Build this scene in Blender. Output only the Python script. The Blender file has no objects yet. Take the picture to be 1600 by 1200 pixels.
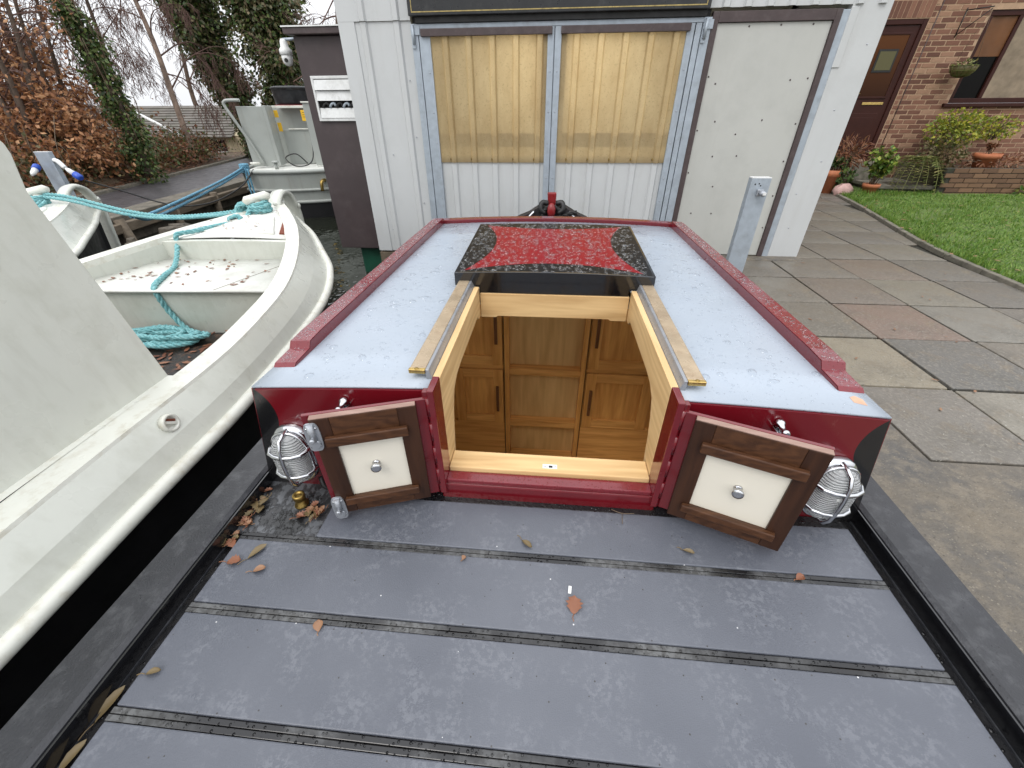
import bpy, math, random
from mathutils import Vector, Matrix
random.seed(7)
rad = math.radians
SC = bpy.context.scene
COL = SC.collection

# ------------------------------------------------------------------ camera
cam_data = bpy.data.cameras.new('camera')
cam = bpy.data.objects.new('camera', cam_data)
COL.objects.link(cam)
CAM_H, PITCH, YAW, ROLL = 1.33, 0.594112, 0.0941584, -0.0072885
fwd = Vector((-math.sin(YAW)*math.cos(PITCH), math.cos(YAW)*math.cos(PITCH), -math.sin(PITCH)))
rgt = Vector((math.cos(YAW), math.sin(YAW), 0))
upv = rgt.cross(fwd)
r2 = math.cos(ROLL)*rgt + math.sin(ROLL)*upv
u2 = -math.sin(ROLL)*rgt + math.cos(ROLL)*upv
cam.matrix_world = Matrix(((r2.x, u2.x, -fwd.x, 0), (r2.y, u2.y, -fwd.y, 0), (r2.z, u2.z, -fwd.z, CAM_H), (0, 0, 0, 1)))
cam_data.sensor_fit = 'HORIZONTAL'
cam_data.sensor_width = 36
cam_data.lens = 36*637.166/1600
cam_data.clip_start = 0.02
cam_data.clip_end = 2000
SC.camera = cam

# ------------------------------------------------------------------ sky, sun, exposure
world = bpy.data.worlds.new('World'); SC.world = world
world.use_nodes = True
wn, wl = world.node_tree.nodes, world.node_tree.links
wn.clear()
SUN_EL, SUN_AZ = rad(52), rad(205)
w_out = wn.new('ShaderNodeOutputWorld'); w_bg = wn.new('ShaderNodeBackground')
w_sky = wn.new('ShaderNodeTexSky'); w_sky.sky_type = 'NISHITA'; w_sky.sun_disc = False
w_sky.sun_elevation = SUN_EL; w_sky.sun_rotation = SUN_AZ
w_sky.dust_density = 4.0; w_sky.air_density = 1.0
w_tc = wn.new('ShaderNodeTexCoord')
w_no = wn.new('ShaderNodeTexNoise'); w_no.inputs['Scale'].default_value = 2.2; w_no.inputs['Detail'].default_value = 5
w_cr = wn.new('ShaderNodeValToRGB')
w_cr.color_ramp.elements[0].position = .3; w_cr.color_ramp.elements[0].color = (7.7, 7.9, 8.3, 1)
w_cr.color_ramp.elements[1].position = .75; w_cr.color_ramp.elements[1].color = (10.2, 10.3, 10.5, 1)
w_mx = wn.new('ShaderNodeMix'); w_mx.data_type = 'RGBA'; w_mx.inputs[0].default_value = .93   # an even cloud deck over the clear sky
wl.new(w_tc.outputs['Generated'], w_no.inputs['Vector'])
wl.new(w_no.outputs['Fac'], w_cr.inputs['Fac'])
wl.new(w_sky.outputs['Color'], w_mx.inputs[6]); wl.new(w_cr.outputs['Color'], w_mx.inputs[7])
w_sp = wn.new('ShaderNodeSeparateXYZ'); wl.new(w_tc.outputs['Generated'], w_sp.inputs[0])
w_ab = wn.new('ShaderNodeMath'); w_ab.operation = 'ABSOLUTE'; wl.new(w_sp.outputs[2], w_ab.inputs[0])
w_ma = wn.new('ShaderNodeMath'); w_ma.operation = 'MULTIPLY_ADD'; wl.new(w_ab.outputs[0], w_ma.inputs[0]); w_ma.inputs[1].default_value = 1.1; w_ma.inputs[2].default_value = .92
w_vm = wn.new('ShaderNodeVectorMath'); w_vm.operation = 'SCALE'; wl.new(w_mx.outputs[2], w_vm.inputs[0]); wl.new(w_ma.outputs[0], w_vm.inputs['Scale'])
wl.new(w_vm.outputs[0], w_bg.inputs['Color'])      # an overcast sky is brightest overhead
w_bg.inputs['Strength'].default_value = 0.11
wl.new(w_bg.outputs['Background'], w_out.inputs['Surface'])

sun_d = bpy.data.lights.new('sun', 'SUN'); sun = bpy.data.objects.new('sun', sun_d); COL.objects.link(sun)
sun_d.energy = 0.9; sun_d.angle = rad(25); sun_d.color = (1, .97, .93)
sd = Vector((math.sin(SUN_AZ)*math.cos(SUN_EL), math.cos(SUN_AZ)*math.cos(SUN_EL), math.sin(SUN_EL)))
sun.rotation_euler = sd.to_track_quat('Z', 'Y').to_euler()

SC.view_settings.view_transform = 'Standard'; SC.view_settings.look = 'None'
SC.view_settings.exposure = 0.22; SC.view_settings.gamma = 1; SC.view_settings.use_curve_mapping = False

# ------------------------------------------------------------------ materials
MATS = {}
class NT:
    def __init__(s, name):
        s.m = bpy.data.materials.new(name); s.m.use_nodes = True
        s.t = s.m.node_tree; s.n = s.t.nodes; s.l = s.t.links
        s.b = s.n['Principled BSDF']; s.tc = s.n.new('ShaderNodeTexCoord'); s.vec = s.tc.outputs['Object']
    def node(s, typ, **k):
        n = s.n.new('ShaderNode'+typ)
        for a, v in k.items(): setattr(n, a, v)
        return n
    def put(s, sock, v):
        if hasattr(v, 'is_output'): s.l.new(v, sock)
        else: sock.default_value = v
    def math(s, op, a, b=0.0, c=None, clamp=False):
        n = s.node('Math', operation=op, use_clamp=clamp)
        s.put(n.inputs[0], a); s.put(n.inputs[1], b)
        if c is not None: s.put(n.inputs[2], c)
        return n.outputs[0]
    def noise(s, scale, detail=4, rough=.55, stretch=None, dist=0, vec=None):
        v = vec or s.vec
        if stretch:
            mp = s.node('Mapping'); s.l.new(v, mp.inputs['Vector']); mp.inputs['Scale'].default_value = stretch; v = mp.outputs[0]
        n = s.node('TexNoise'); s.l.new(v, n.inputs['Vector'])
        n.inputs['Scale'].default_value = scale; n.inputs['Detail'].default_value = detail
        n.inputs['Roughness'].default_value = rough; n.inputs['Distortion'].default_value = dist
        return n.outputs['Fac']
    def ramp(s, fac, stops):
        n = s.node('ValToRGB'); s.put(n.inputs[0], fac); e = n.color_ramp.elements
        while len(e) < len(stops): e.new(.5)
        for el, (p, c) in zip(e, stops):
            el.position = p; el.color = (*c, 1) if len(c) == 3 else c
        return n.outputs[0]
    def vramp(s, fac, lo, hi, a=0.0, b=1.0):
        n = s.node('MapRange'); n.clamp = True; s.put(n.inputs[0], fac)
        for i, v in zip((1, 2, 3, 4), (lo, hi, a, b)): n.inputs[i].default_value = v
        return n.outputs[0]
    def mix(s, f, a, b):
        n = s.node('Mix', data_type='RGBA'); s.put(n.inputs[0], f)
        for sk, v in ((n.inputs[6], a), (n.inputs[7], b)):
            s.put(sk, v if hasattr(v, 'is_output') else (*v, 1))
        return n.outputs[2]
    def sep(s, v=None):
        n = s.node('SeparateXYZ'); s.l.new(v or s.vec, n.inputs[0]); return n.outputs
    def bump(s, h, dist, strength=1.0, prev=None):
        n = s.node('Bump'); s.put(n.inputs['Height'], h); n.inputs['Distance'].default_value = dist
        n.inputs['Strength'].default_value = strength
        if prev is not None: s.l.new(prev, n.inputs['Normal'])
        return n.outputs[0]
    def drops(s, scale, fill=1.0):
        v = s.node('TexVoronoi'); s.l.new(s.vec, v.inputs['Vector']); v.inputs['Scale'].default_value = scale
        sp = s.node('SeparateColor'); s.l.new(v.outputs['Color'], sp.inputs[0])
        r = s.math('MULTIPLY_ADD', sp.outputs[0], .46*fill, .02)
        gate = s.math('GREATER_THAN', sp.outputs[1], 1-fill)
        t = s.math('SUBTRACT', 1.0, s.math('DIVIDE', v.outputs['Distance'], r), clamp=True)
        return s.math('MULTIPLY', s.math('POWER', t, .45), gate)
    def done(s, col=None, rough=None, normal=None, metal=0, coat=0, spec=.5, trans=0, emit=None):
        b = s.b
        if col is not None: s.put(b.inputs['Base Color'], col if hasattr(col, 'is_output') else (*col, 1))
        if rough is not None: s.put(b.inputs['Roughness'], rough)
        if normal is not None: s.l.new(normal, b.inputs['Normal'])
        b.inputs['Metallic'].default_value = metal
        b.inputs['Coat Weight'].default_value = coat; b.inputs['Coat Roughness'].default_value = .06
        b.inputs['Specular IOR Level'].default_value = spec
        b.inputs['Transmission Weight'].default_value = trans
        if emit: b.inputs['Emission Color'].default_value = (*emit[0], 1); b.inputs['Emission Strength'].default_value = emit[1]
        return s.m

def sc(c, k): return tuple(min(1, x*k) for x in c)
def pbr(name, col, rough=.5, var=.12, vs=6, bump=0, bs=60, metal=0, coat=0, spec=.5, drops=None, rvar=.1, dirt=None, streak=None):
    s = NT(name)
    f = s.noise(vs, 5)
    c = s.mix(s.vramp(f, .3, .7), sc(col, 1-var), sc(col, 1+var))
    if streak:
        g = s.noise(streak[0], 4, .6, stretch=(1, 1, .12))
        c = s.mix(s.vramp(g, .52, .78, 0, streak[2]), c, streak[1])
    if dirt:
        g = s.noise(dirt[0], 7, .68)
        c = s.mix(s.vramp(g, .5, .72, 0, dirt[2]), c, dirt[1])
    nrm = None
    if bump: nrm = s.bump(s.noise(bs, 4), bump)
    r = s.vramp(s.noise(vs*2.3, 4), .3, .7, max(.02, rough-rvar), min(1, rough+rvar))
    if drops:
        h = s.drops(drops[0], drops[1])
        if len(drops) > 3: h = s.math('MAXIMUM', h, s.drops(drops[3], drops[1]))
        nrm = s.bump(h, drops[2], 1.0, nrm)
        r = s.math('SUBTRACT', r, s.math('MULTIPLY', h, .25), clamp=True)
        r = s.math('MAXIMUM', r, .05)
    return s.done(c, r, nrm, metal, coat, spec)

def wood(name, c1, c2, axis=2, scale=9, rough=.45, coat=0.0, bump=.0006):
    s = NT(name)
    st = [1, 1, 1]; st[axis] = .07
    g = s.noise(scale*4, 6, .6, stretch=st, dist=1.1)
    g2 = s.noise(scale, 3, .5, stretch=st, dist=2.5)
    w = s.node('TexWave', wave_type='RINGS'); mp = s.node('Mapping'); s.l.new(s.vec, mp.inputs['Vector'])
    st2 = [1, 1, 1]; st2[axis] = .12; mp.inputs['Scale'].default_value = st2
    s.l.new(mp.outputs[0], w.inputs['Vector']); w.inputs['Scale'].default_value = scale*1.3
    w.inputs['Distortion'].default_value = 14; w.inputs['Detail'].default_value = 3
    f = s.math('MULTIPLY_ADD', w.outputs['Fac'], .16, s.math('MULTIPLY', s.math('ADD', g, g2), .50))
    c = s.ramp(f, [(.28, c1), (.78, c2)])
    return s.done(c, s.vramp(g, .3, .7, rough-.08, rough+.1), s.bump(g, bump), coat=coat, spec=.35)

RED = (.135, .005, .010)
M = MATS
M['red_gloss'] = pbr('red_gloss', RED, .2, .1, 8, .0004, 25, coat=.5)
M['red_wet'] = pbr('red_wet', (.155, .009, .016), .24, .1, 8, coat=.35, drops=(150, .9, .0015))
M['black_gloss'] = pbr('black_gloss', (.006, .006, .007), .14, .1, 8, .0003, 30, coat=.6)
M['black_paint'] = pbr('black_paint', (.012, .012, .014), .33, .2, 10, .0008, 60, dirt=(14, (.05, .045, .04), .35))
M['black_wet'] = pbr('black_wet', (.010, .010, .011), .2, .3, 14, .002, 75, drops=(70, .8, .004, 140), dirt=(20, (.035, .03, .025), .4))
M['gunwale_grey'] = pbr('gunwale_grey', (.020, .021, .025), .36, .2, 8, .0012, 190, drops=(150, .35, .002), dirt=(24, (.075, .077, .082), .65))
M['roof_paint'] = pbr('roof_paint', (.335, .38, .435), .30, .05, 3, .0005, 160, drops=(60, .45, .0012, 130), dirt=(3, (.27, .315, .375), .5))
M['cream'] = pbr('cream_paint', (.57, .585, .525), .32, .04, 3, .0003, 30, coat=.2, dirt=(5, (.37, .375, .30), .4), streak=(22, (.36, .36, .30), .3))
M['cream_deck'] = pbr('cream_deck', (.70, .705, .66), .45, .05, 5, .0004, 80, dirt=(6, (.42, .40, .33), .4))
M['cream_band'] = pbr('cream_band', (.66, .665, .60), .35, .05, 5, .0005, 60, dirt=(16, (.38, .33, .22), .55))
M['boat_grey'] = pbr('boat_grey', (.34, .36, .335), .4, .06, 4, .0004, 50, streak=(16, (.24, .23, .19), .4))
M['hull_black'] = pbr('hull_black', (.008, .008, .009), .45, .2, 6, .001, 40)
M['chrome'] = pbr('chrome', (.60, .61, .63), .16, .03, 20, metal=1, rvar=.04)
M['zinc'] = pbr('zinc', (.40, .42, .45), .42, .08, 40, .0004, 120, metal=.6)
M['galv'] = pbr('galvanised', (.37, .42, .47), .5, .1, 14, .0006, 90, metal=.35, dirt=(10, (.25, .27, .29), .5))
M['brass'] = pbr('brass', (.62, .44, .16), .26, .15, 30, metal=1)
M['brass_old'] = pbr('brass_old', (.32, .22, .07), .42, .3, 40, .0006, 90, metal=1)
M['oak'] = wood('oak', (.46, .275, .115), (.74, .52, .26), 0, 7)
M['oak_y'] = wood('oak_lengthways', (.46, .28, .12), (.74, .53, .27), 1, 7)
M['oak_dark'] = wood('oak_cabinet', (.48, .195, .045), (.80, .42, .125), 2, 8, .38, .2)
M['oak_dark_x'] = wood('oak_cabinet_rail', (.50, .21, .05), (.82, .44, .14), 0, 8, .38, .2)
M['oak_back'] = wood('oak_back_panel', (.55, .31, .11), (.80, .53, .23), 2, 6, .5)
M['walnut'] = wood('stained_door', (.016, .006, .003), (.052, .020, .009), 2, 8, .45)
M['walnut_x'] = wood('stained_batten', (.026, .010, .005), (.092, .038, .016), 0, 14, .42)
M['walnut_sheen'] = wood('stained_edge_sheen', (.20, .115, .085), (.33, .22, .18), 0, 9, .35)  # paler than the stain: sheen of light from above put into the colour
M['white_panel'] = pbr('white_panel', (.74, .70, .60), .38, .02, 3)
M['handle_wood'] = wood('handle_wood', (.075, .03, .014), (.20, .085, .035), 2, 12, .3)
M['rail_top'] = pbr('rail_top', (.44, .345, .235), .26, .14, 9, .0005, 90, metal=.35, dirt=(14, (.30, .20, .12), .6))
M['steel_grey'] = pbr('steel_grey', (.33, .34, .36), .3, .06, 12, metal=.5)
M['clad'] = pbr('cladding', (.515, .53, .53), .42, .03, 2, .0004, 40, dirt=(3, (.40, .41, .40), .28), streak=(9, (.42, .42, .40), .35))
M['clad_door'] = pbr('door_sheet', (.455, .46, .43), .5, .03, 2.5, .0003, 50, dirt=(3.2, (.34, .345, .32), .35), streak=(6, (.36, .36, .33), .3))
M['brown_trim'] = pbr('brown_trim', (.060, .042, .042), .5, .15, 9, .0006, 70, dirt=(14, (.13, .11, .105), .4))
M['brown_box'] = pbr('brown_panel', (.052, .038, .039), .5, .12, 3, .0004, 60, dirt=(4, (.10, .08, .078), .4))
M['alu'] = pbr('white_louvre', (.66, .67, .66), .3, .05, 10, dirt=(9, (.4, .4, .37), .5))
def concrete():
    s = NT('concrete')
    big = s.noise(2.2, 6, .65); mid = s.noise(14, 6, .7)
    c = s.mix(s.vramp(big, .38, .62), (.165, .138, .10), (.10, .095, .088))
    c = s.mix(s.vramp(mid, .48, .64, 0, .6), c, (.23, .195, .145))
    v = s.node('TexVoronoi'); s.l.new(s.vec, v.inputs['Vector']); v.inputs['Scale'].default_value = 95
    sp = s.node('SeparateColor'); s.l.new(v.outputs['Color'], sp.inputs[0])
    peb = s.math('MULTIPLY', s.math('LESS_THAN', v.outputs['Distance'], .32), s.math('GREATER_THAN', sp.outputs[0], .55))
    c = s.mix(s.math('MULTIPLY', peb, .7), c, s.mix(sp.outputs[1], (.07, .06, .05), (.29, .255, .20)))
    n = s.bump(s.math('MULTIPLY_ADD', peb, .6, s.noise(38, 6, .7)), .014)
    return s.done(c, s.vramp(big, .3, .7, .45, .75), n)
M['concrete'] = concrete()
M['quay'] = pbr('quay_wall', (.10, .085, .065), .85, .4, 5, .012, 22, dirt=(9, (.03, .03, .022), .8))
M['timber_old'] = wood('old_timber', (.055, .042, .03), (.17, .135, .095), 1, 5, .75, 0, .004)
M['mortar'] = pbr('slab_joint', (.030, .028, .020), .95, .4, 20, .004, 60, dirt=(9, (.04, .06, .02), .5))
M['road'] = pbr('wet_tarmac', (.060, .056, .060), .42, .25, 3, .0015, 160, rvar=.14, dirt=(1.1, (.065, .06, .06), .7))
M['earth'] = pbr('earth', (.09, .062, .036), .95, .4, 3, .02, 14, dirt=(6, (.05, .065, .022), .7))
M['lawn_soil'] = pbr('lawn_soil', (.09, .14, .03), .95, .4, 8, .01, 40, dirt=(7, (.09, .075, .03), .5))
M['kerb_stone'] = pbr('kerb_stone', (.16, .145, .115), .85, .3, 12, .004, 60, dirt=(14, (.06, .07, .035), .6))
M['pvc_brown'] = pbr('brown_joinery', (.040, .0125, .0095), .4, .12, 6, spec=.2)
M['terracotta'] = pbr('terracotta', (.42, .14, .06), .7, .15, 10, .001, 60, dirt=(14, (.25, .12, .07), .5))
M['mortar_house'] = pbr('house_mortar', (.40, .265, .175), .95, .15, 10, .003, 90)
M['rubber'] = pbr('rubber', (.010, .010, .010), .5, .2, 10)
M['blue_plastic'] = pbr('blue_plug', (.015, .07, .42), .35, .1, 10)
M['white_plastic'] = pbr('white_plastic', (.72, .73, .72), .35, .04, 8)
M['yellow'] = pbr('yellow_sticker', (.78, .46, .02), .5, .06, 9)
M['gold_paint'] = pbr('gold_line', (.38, .29, .10), .5, .35, 30)
M['sign_letter'] = pbr('sign_letter', (.36, .34, .24), .5, .2, 30)
M['sign_black'] = pbr('sign_board', (.014, .015, .016), .35, .2, 8, .0006, 50, dirt=(9, (.06, .06, .058), .5))
M['stone_pink'] = pbr('pink_stone', (.50, .32, .29), .8, .35, 6, .006, 30)
M['bark_birch'] = pbr('birch_bark', (.30, .22, .17), .85, .35, 5, .006, 30, dirt=(6, (.07, .05, .04), .7))
M['bark'] = pbr('bark', (.095, .068, .05), .9, .35, 8, .01, 30)
M['twig'] = pbr('twig', (.13, .075, .06), .9, .25, 5)
M['vine'] = pbr('vine_stem', (.12, .085, .055), .9, .3, 8)
M['green_steel'] = pbr('green_steel', (.012, .075, .045), .4, .2, 8)
M['tile'] = pbr('roof_tile', (.125, .112, .097), .75, .25, 3, .004, 30, dirt=(2, (.085, .09, .06), .6))
M['render_wall'] = pbr('cottage_stone', (.42, .36, .24), .9, .25, 5, .01, 12)
M['rust'] = pbr('rust_shade_slot', (.17, .04, .018), .8, .4, 30, .003, 80)  # rust brown, also used as painted shade in the vent slot
M['leafmat'] = pbr('dark_mat', (.02, .017, .014), .6, .4, 30, .006, 70, dirt=(26, (.17, .085, .045), .8))
M['butt_black'] = pbr('black_cover', (.012, .013, .015), .38, .3, 6, .004, 12, dirt=(6, (.05, .052, .056), .6))
M['canvas'] = pbr('black_canvas', (.013, .012, .014), .55, .3, 10, .003, 30, dirt=(12, (.045, .042, .045), .5))
M['tool_red'] = pbr('tool_red', (.21, .014, .016), .35, .15, 20)
M['bare_spot'] = pbr('primer_patch', (.55, .33, .22), .6, .15, 30)

def leafmat(name, a, b, c, rough=.55, trans=.25):
    s = NT(name)
    ge = s.node('NewGeometry')
    col = s.ramp(ge.outputs['Random Per Island'], [(0, a), (.5, b), (1, c)])
    s.done(col, rough)
    tr = s.node('BsdfTranslucent'); s.l.new(col, tr.inputs['Color'])
    mx = s.node('MixShader'); mx.inputs[0].default_value = trans
    s.l.new(s.b.outputs[0], mx.inputs[1]); s.l.new(tr.outputs[0], mx.inputs[2])
    s.l.new(mx.outputs[0], s.n['Material Output'].inputs['Surface'])
    return s.m
M['beech_leaf'] = leafmat('beech_leaf', (.21, .085, .036), (.40, .18, .075), (.54, .31, .155))
M['ivy_leaf'] = leafmat('ivy_leaf', (.022, .045, .012), (.06, .11, .025), (.15, .20, .05))
M['ivy_brown'] = leafmat('ivy_brown_leaf', (.045, .052, .018), (.11, .105, .04), (.20, .15, .08))
M['bramble_leaf'] = leafmat('bramble_leaf', (.05, .065, .02), (.13, .115, .045), (.23, .15, .075))
M['grass_blade'] = leafmat('grass_blade', (.06, .14, .015), (.13, .25, .03), (.24, .31, .07))
M['shrub_leaf'] = leafmat('shrub_leaf', (.04, .10, .015), (.11, .20, .025), (.34, .36, .05))
M['yellow_leaf'] = leafmat('yellow_leaf', (.09, .14, .02), (.22, .26, .03), (.48, .44, .05))
M['fern_leaf'] = leafmat('fern_leaf', (.06, .10, .02), (.17, .19, .05), (.30, .26, .10))
M['dead_leaf'] = leafmat('dead_stem', (.14, .05, .025), (.22, .085, .04), (.30, .16, .08))
M['fallen_a'] = leafmat('fallen_leaf_tan', (.20, .10, .05), (.25, .13, .07), (.30, .17, .09), .5, .05)
M['fallen_b'] = leafmat('fallen_leaf_olive', (.12, .09, .045), (.15, .11, .05), (.19, .13, .06), .5, .05)
M['fallen_c'] = leafmat('fallen_leaf_rust', (.13, .05, .028), (.20, .075, .038), (.27, .12, .06), .5, .05)

def rope_mat(name, a, b):
    s = NT(name)
    g = s.noise(55, 5, .6)
    return s.done(s.ramp(g, [(.3, a), (.7, b)]), .75, s.bump(s.noise(260, 3), .003))
M['teal_rope'] = rope_mat('teal_rope', (.08, .28, .30), (.28, .54, .55))
M['blue_rope'] = rope_mat('blue_rope', (.05, .21, .33), (.21, .42, .54))
M['black_rope'] = rope_mat('black_rope', (.008, .008, .008), (.03, .03, .03))

def deck_mat():
    s = NT('deck_panel')
    big = s.noise(2.6, 4); fine = s.noise(62, 9, .74); mid = s.noise(8, 7, .66)
    base = s.mix(s.vramp(big, .3, .7), (.076, .083, .102), (.110, .118, .139))
    patch = s.math('MULTIPLY', s.vramp(mid, .47, .60), s.vramp(fine, .49, .545))
    c = s.mix(s.math('MULTIPLY', patch, .45), base, (.176, .185, .208))
    grit = s.node('TexVoronoi'); s.l.new(s.vec, grit.inputs['Vector']); grit.inputs['Scale'].default_value = 70
    sp = s.node('SeparateColor'); s.l.new(grit.outputs['Color'], sp.inputs[0])
    dot = s.math('MULTIPLY', s.math('LESS_THAN', grit.outputs['Distance'], .13), s.math('GREATER_THAN', sp.outputs[0], .90))
    c = s.mix(dot, c, s.mix(s.math('GREATER_THAN', sp.outputs[1], .8), (.035, .032, .03), (.62, .62, .62)))
    r = s.vramp(s.math('MULTIPLY_ADD', patch, .5, big), .35, .9, .24, .5)
    n = s.bump(s.noise(420, 2), .0009)
    return s.done(c, r, n)
M['deck'] = deck_mat()
def strip_mat():
    s = NT('joint_strip')
    wet = s.vramp(s.noise(4.5, 4), .40, .56)
    fl = s.vramp(s.noise(60, 6, .65), .44, .56)
    c = s.mix(wet, s.mix(fl, (.055, .055, .054), (.105, .107, .108)), (.010, .010, .011))
    n = s.bump(s.drops(120, .9), .0035)
    return s.done(c, s.vramp(wet, 0, 1, .45, .16), n)
M['strip'] = strip_mat()
def corner_mat():
    s = NT('wet_deck_corner')
    wet = s.vramp(s.noise(7, 5), .50, .60)
    lump = s.vramp(s.noise(45, 6, .65, stretch=(1, .6, 1)), .46, .54)
    c = s.mix(wet, s.mix(lump, (.095, .10, .108), (.03, .03, .032)), (.012, .0125, .013))
    return s.done(c, s.vramp(wet, 0, 1, .3, .07), s.bump(lump, .0008))
M['corner'] = corner_mat()

def hatch_mat(cx, cy, hx, hy):
    s = NT('hatch_paint'); o = s.sep()
    u = s.math('ABSOLUTE', s.math('DIVIDE', s.math('SUBTRACT', o[0], cx), hx))
    v = s.math('ABSOLUTE', s.math('DIVIDE', s.math('SUBTRACT', o[1], cy), hy))
    a = s.math('LESS_THAN', u, s.math('MULTIPLY_ADD', s.math('MULTIPLY', v, v), .26, .69))
    b = s.math('LESS_THAN', v, s.math('MULTIPLY_ADD', s.math('MULTIPLY', u, u), .26, .71))
    m = s.math('MULTIPLY', a, b)
    c = s.mix(m, (.006, .006, .007), (.20, .006, .012))
    return s.done(c, .33, None, spec=.14)
def bulk_mat():
    s = NT('bulkhead_paint'); o = s.sep()
    ax = s.math('ABSOLUTE', s.math('SUBTRACT', o[0], .027))
    def circ(x, z, r):
        dx = s.math('SUBTRACT', ax, x); dz = s.math('SUBTRACT', o[2], z)
        return s.math('LESS_THAN', s.math('ADD', s.math('MULTIPLY', dx, dx), s.math('MULTIPLY', dz, dz)), r*r)
    m = s.math('MAXIMUM', circ(.955, .565, .125), circ(.985, .365, .138))
    c = s.mix(m, RED, (.008, .008, .009))
    g = s.vramp(s.noise(30, 6, .7, stretch=(1, 1, .4)), .63, .70, 0, .35)
    c = s.mix(g, c, (.26, .10, .09))
    return s.done(c, .18, s.bump(s.noise(18, 3), .0006), coat=.5)

def brick_mat(name, stops, dirt=.3):
    s = NT(name); oi = s.node('ObjectInfo')
    c = s.ramp(oi.outputs['Random'], stops)
    g = s.noise(26, 6, .65)
    c = s.mix(s.vramp(g, .45, .75, 0, dirt), c, (.16, .085, .055))
    return s.done(c, .9, s.bump(g, .004))
M['brick'] = brick_mat('house_brick', [(0, (.105, .045, .030)), (.35, (.155, .068, .044)), (.6, (.21, .10, .064)), (.8, (.29, .165, .105)), (1, (.32, .195, .125))])
M['brick_low'] = brick_mat('planter_brick', [(0, (.10, .055, .033)), (.5, (.15, .085, .048)), (1, (.20, .115, .065))], .6)
def island_brick(name, stops):
    s = NT(name); ge = s.node('NewGeometry')
    c = s.ramp(ge.outputs['Random Per Island'], stops)
    return s.done(c, .9, s.bump(s.noise(26, 6, .65), .004))
M['brick_far'] = island_brick('brick_far', [(0, (.105, .045, .030)), (.4, (.17, .076, .05)), (1, (.30, .175, .115))])
def slab_mat():
    s = NT('paving_slab'); oi = s.node('ObjectInfo')
    base = s.ramp(oi.outputs['Random'], [(0, (.105, .098, .085)), (.25, (.15, .135, .11)), (.5, (.115, .105, .10)), (.75, (.19, .175, .14)), (1, (.13, .11, .095))])
    oc = s.mix(.55, base, oi.outputs['Color'])
    g = s.noise(3.2, 7, .68); h = s.noise(48, 5, .7)
    g3 = s.noise(7, 6, .7)
    c = s.mix(s.vramp(g, .45, .66, 0, .55), oc, (.070, .062, .048))
    c = s.mix(s.vramp(g3, .52, .68, 0, .45), c, (.21, .16, .10))
    c = s.mix(s.vramp(h, .5, .64, 0, .5), c, (.25, .23, .19))
    c = s.mix(s.vramp(s.noise(90, 3), .58, .68, 0, .55), c, (.05, .045, .035))
    lich = s.vramp(s.noise(62, 3), .69, .73)
    c = s.mix(lich, c, (.40, .39, .34))
    wet = s.vramp(s.noise(1.7, 4), .35, .65, .28, .58)
    return s.done(c, wet, s.bump(h, .003), spec=.5)
M['slab'] = slab_mat()

def glass(name, tint=(1, 1, 1), rough=.02, ribs=0):
    s = NT(name); n = None
    if ribs:
        o = s.sep(); n = s.bump(s.math('SINE', s.math('MULTIPLY', o[2], ribs)), .002)
    m = s.done(tint, rough, n, trans=1); s.b.inputs['IOR'].default_value = 1.45
    return m
M['lamp_glass'] = glass('ribbed_glass', (.86, .88, .88), .16, 900); M['lamp_glass'].node_tree.nodes['Principled BSDF'].inputs['Transmission Weight'].default_value = .62
M['window_glass'] = pbr('dark_window_glass', (.005, .0045, .004), .08, .1, 3, spec=.1, rvar=.02)
def water():
    s = NT('canal_water')
    n = s.bump(s.noise(3.5, 3, .5, stretch=(1, .7, 1)), .02)
    return s.done((.013, .015, .010), .04, n, spec=.6)
M['water'] = water()
def grp():
    s = NT('grp_sheet')
    st = s.noise(6, 6, .66, stretch=(1, 1, .45)); sp = s.noise(70, 5, .7); o = s.sep()
    c = s.mix(s.vramp(st, .35, .7), (.76, .60, .34), (.62, .46, .24))
    c = s.mix(s.vramp(sp, .56, .70, 0, .5), c, (.33, .22, .10))
    c = s.mix(s.vramp(o[2], .89, .95, .6, 0), c, (.30, .23, .14))     # algae and dirt along the bottom edge of the sheet
    s.done(c, .5)
    tr = s.node('BsdfTranslucent'); s.l.new(c, tr.inputs['Color'])
    mx = s.node('MixShader'); mx.inputs[0].default_value = .55
    s.l.new(s.b.outputs[0], mx.inputs[1]); s.l.new(tr.outputs[0], mx.inputs[2])
    s.l.new(mx.outputs[0], s.n['Material Output'].inputs['Surface'])
    return s.m
M['grp'] = grp()

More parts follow.
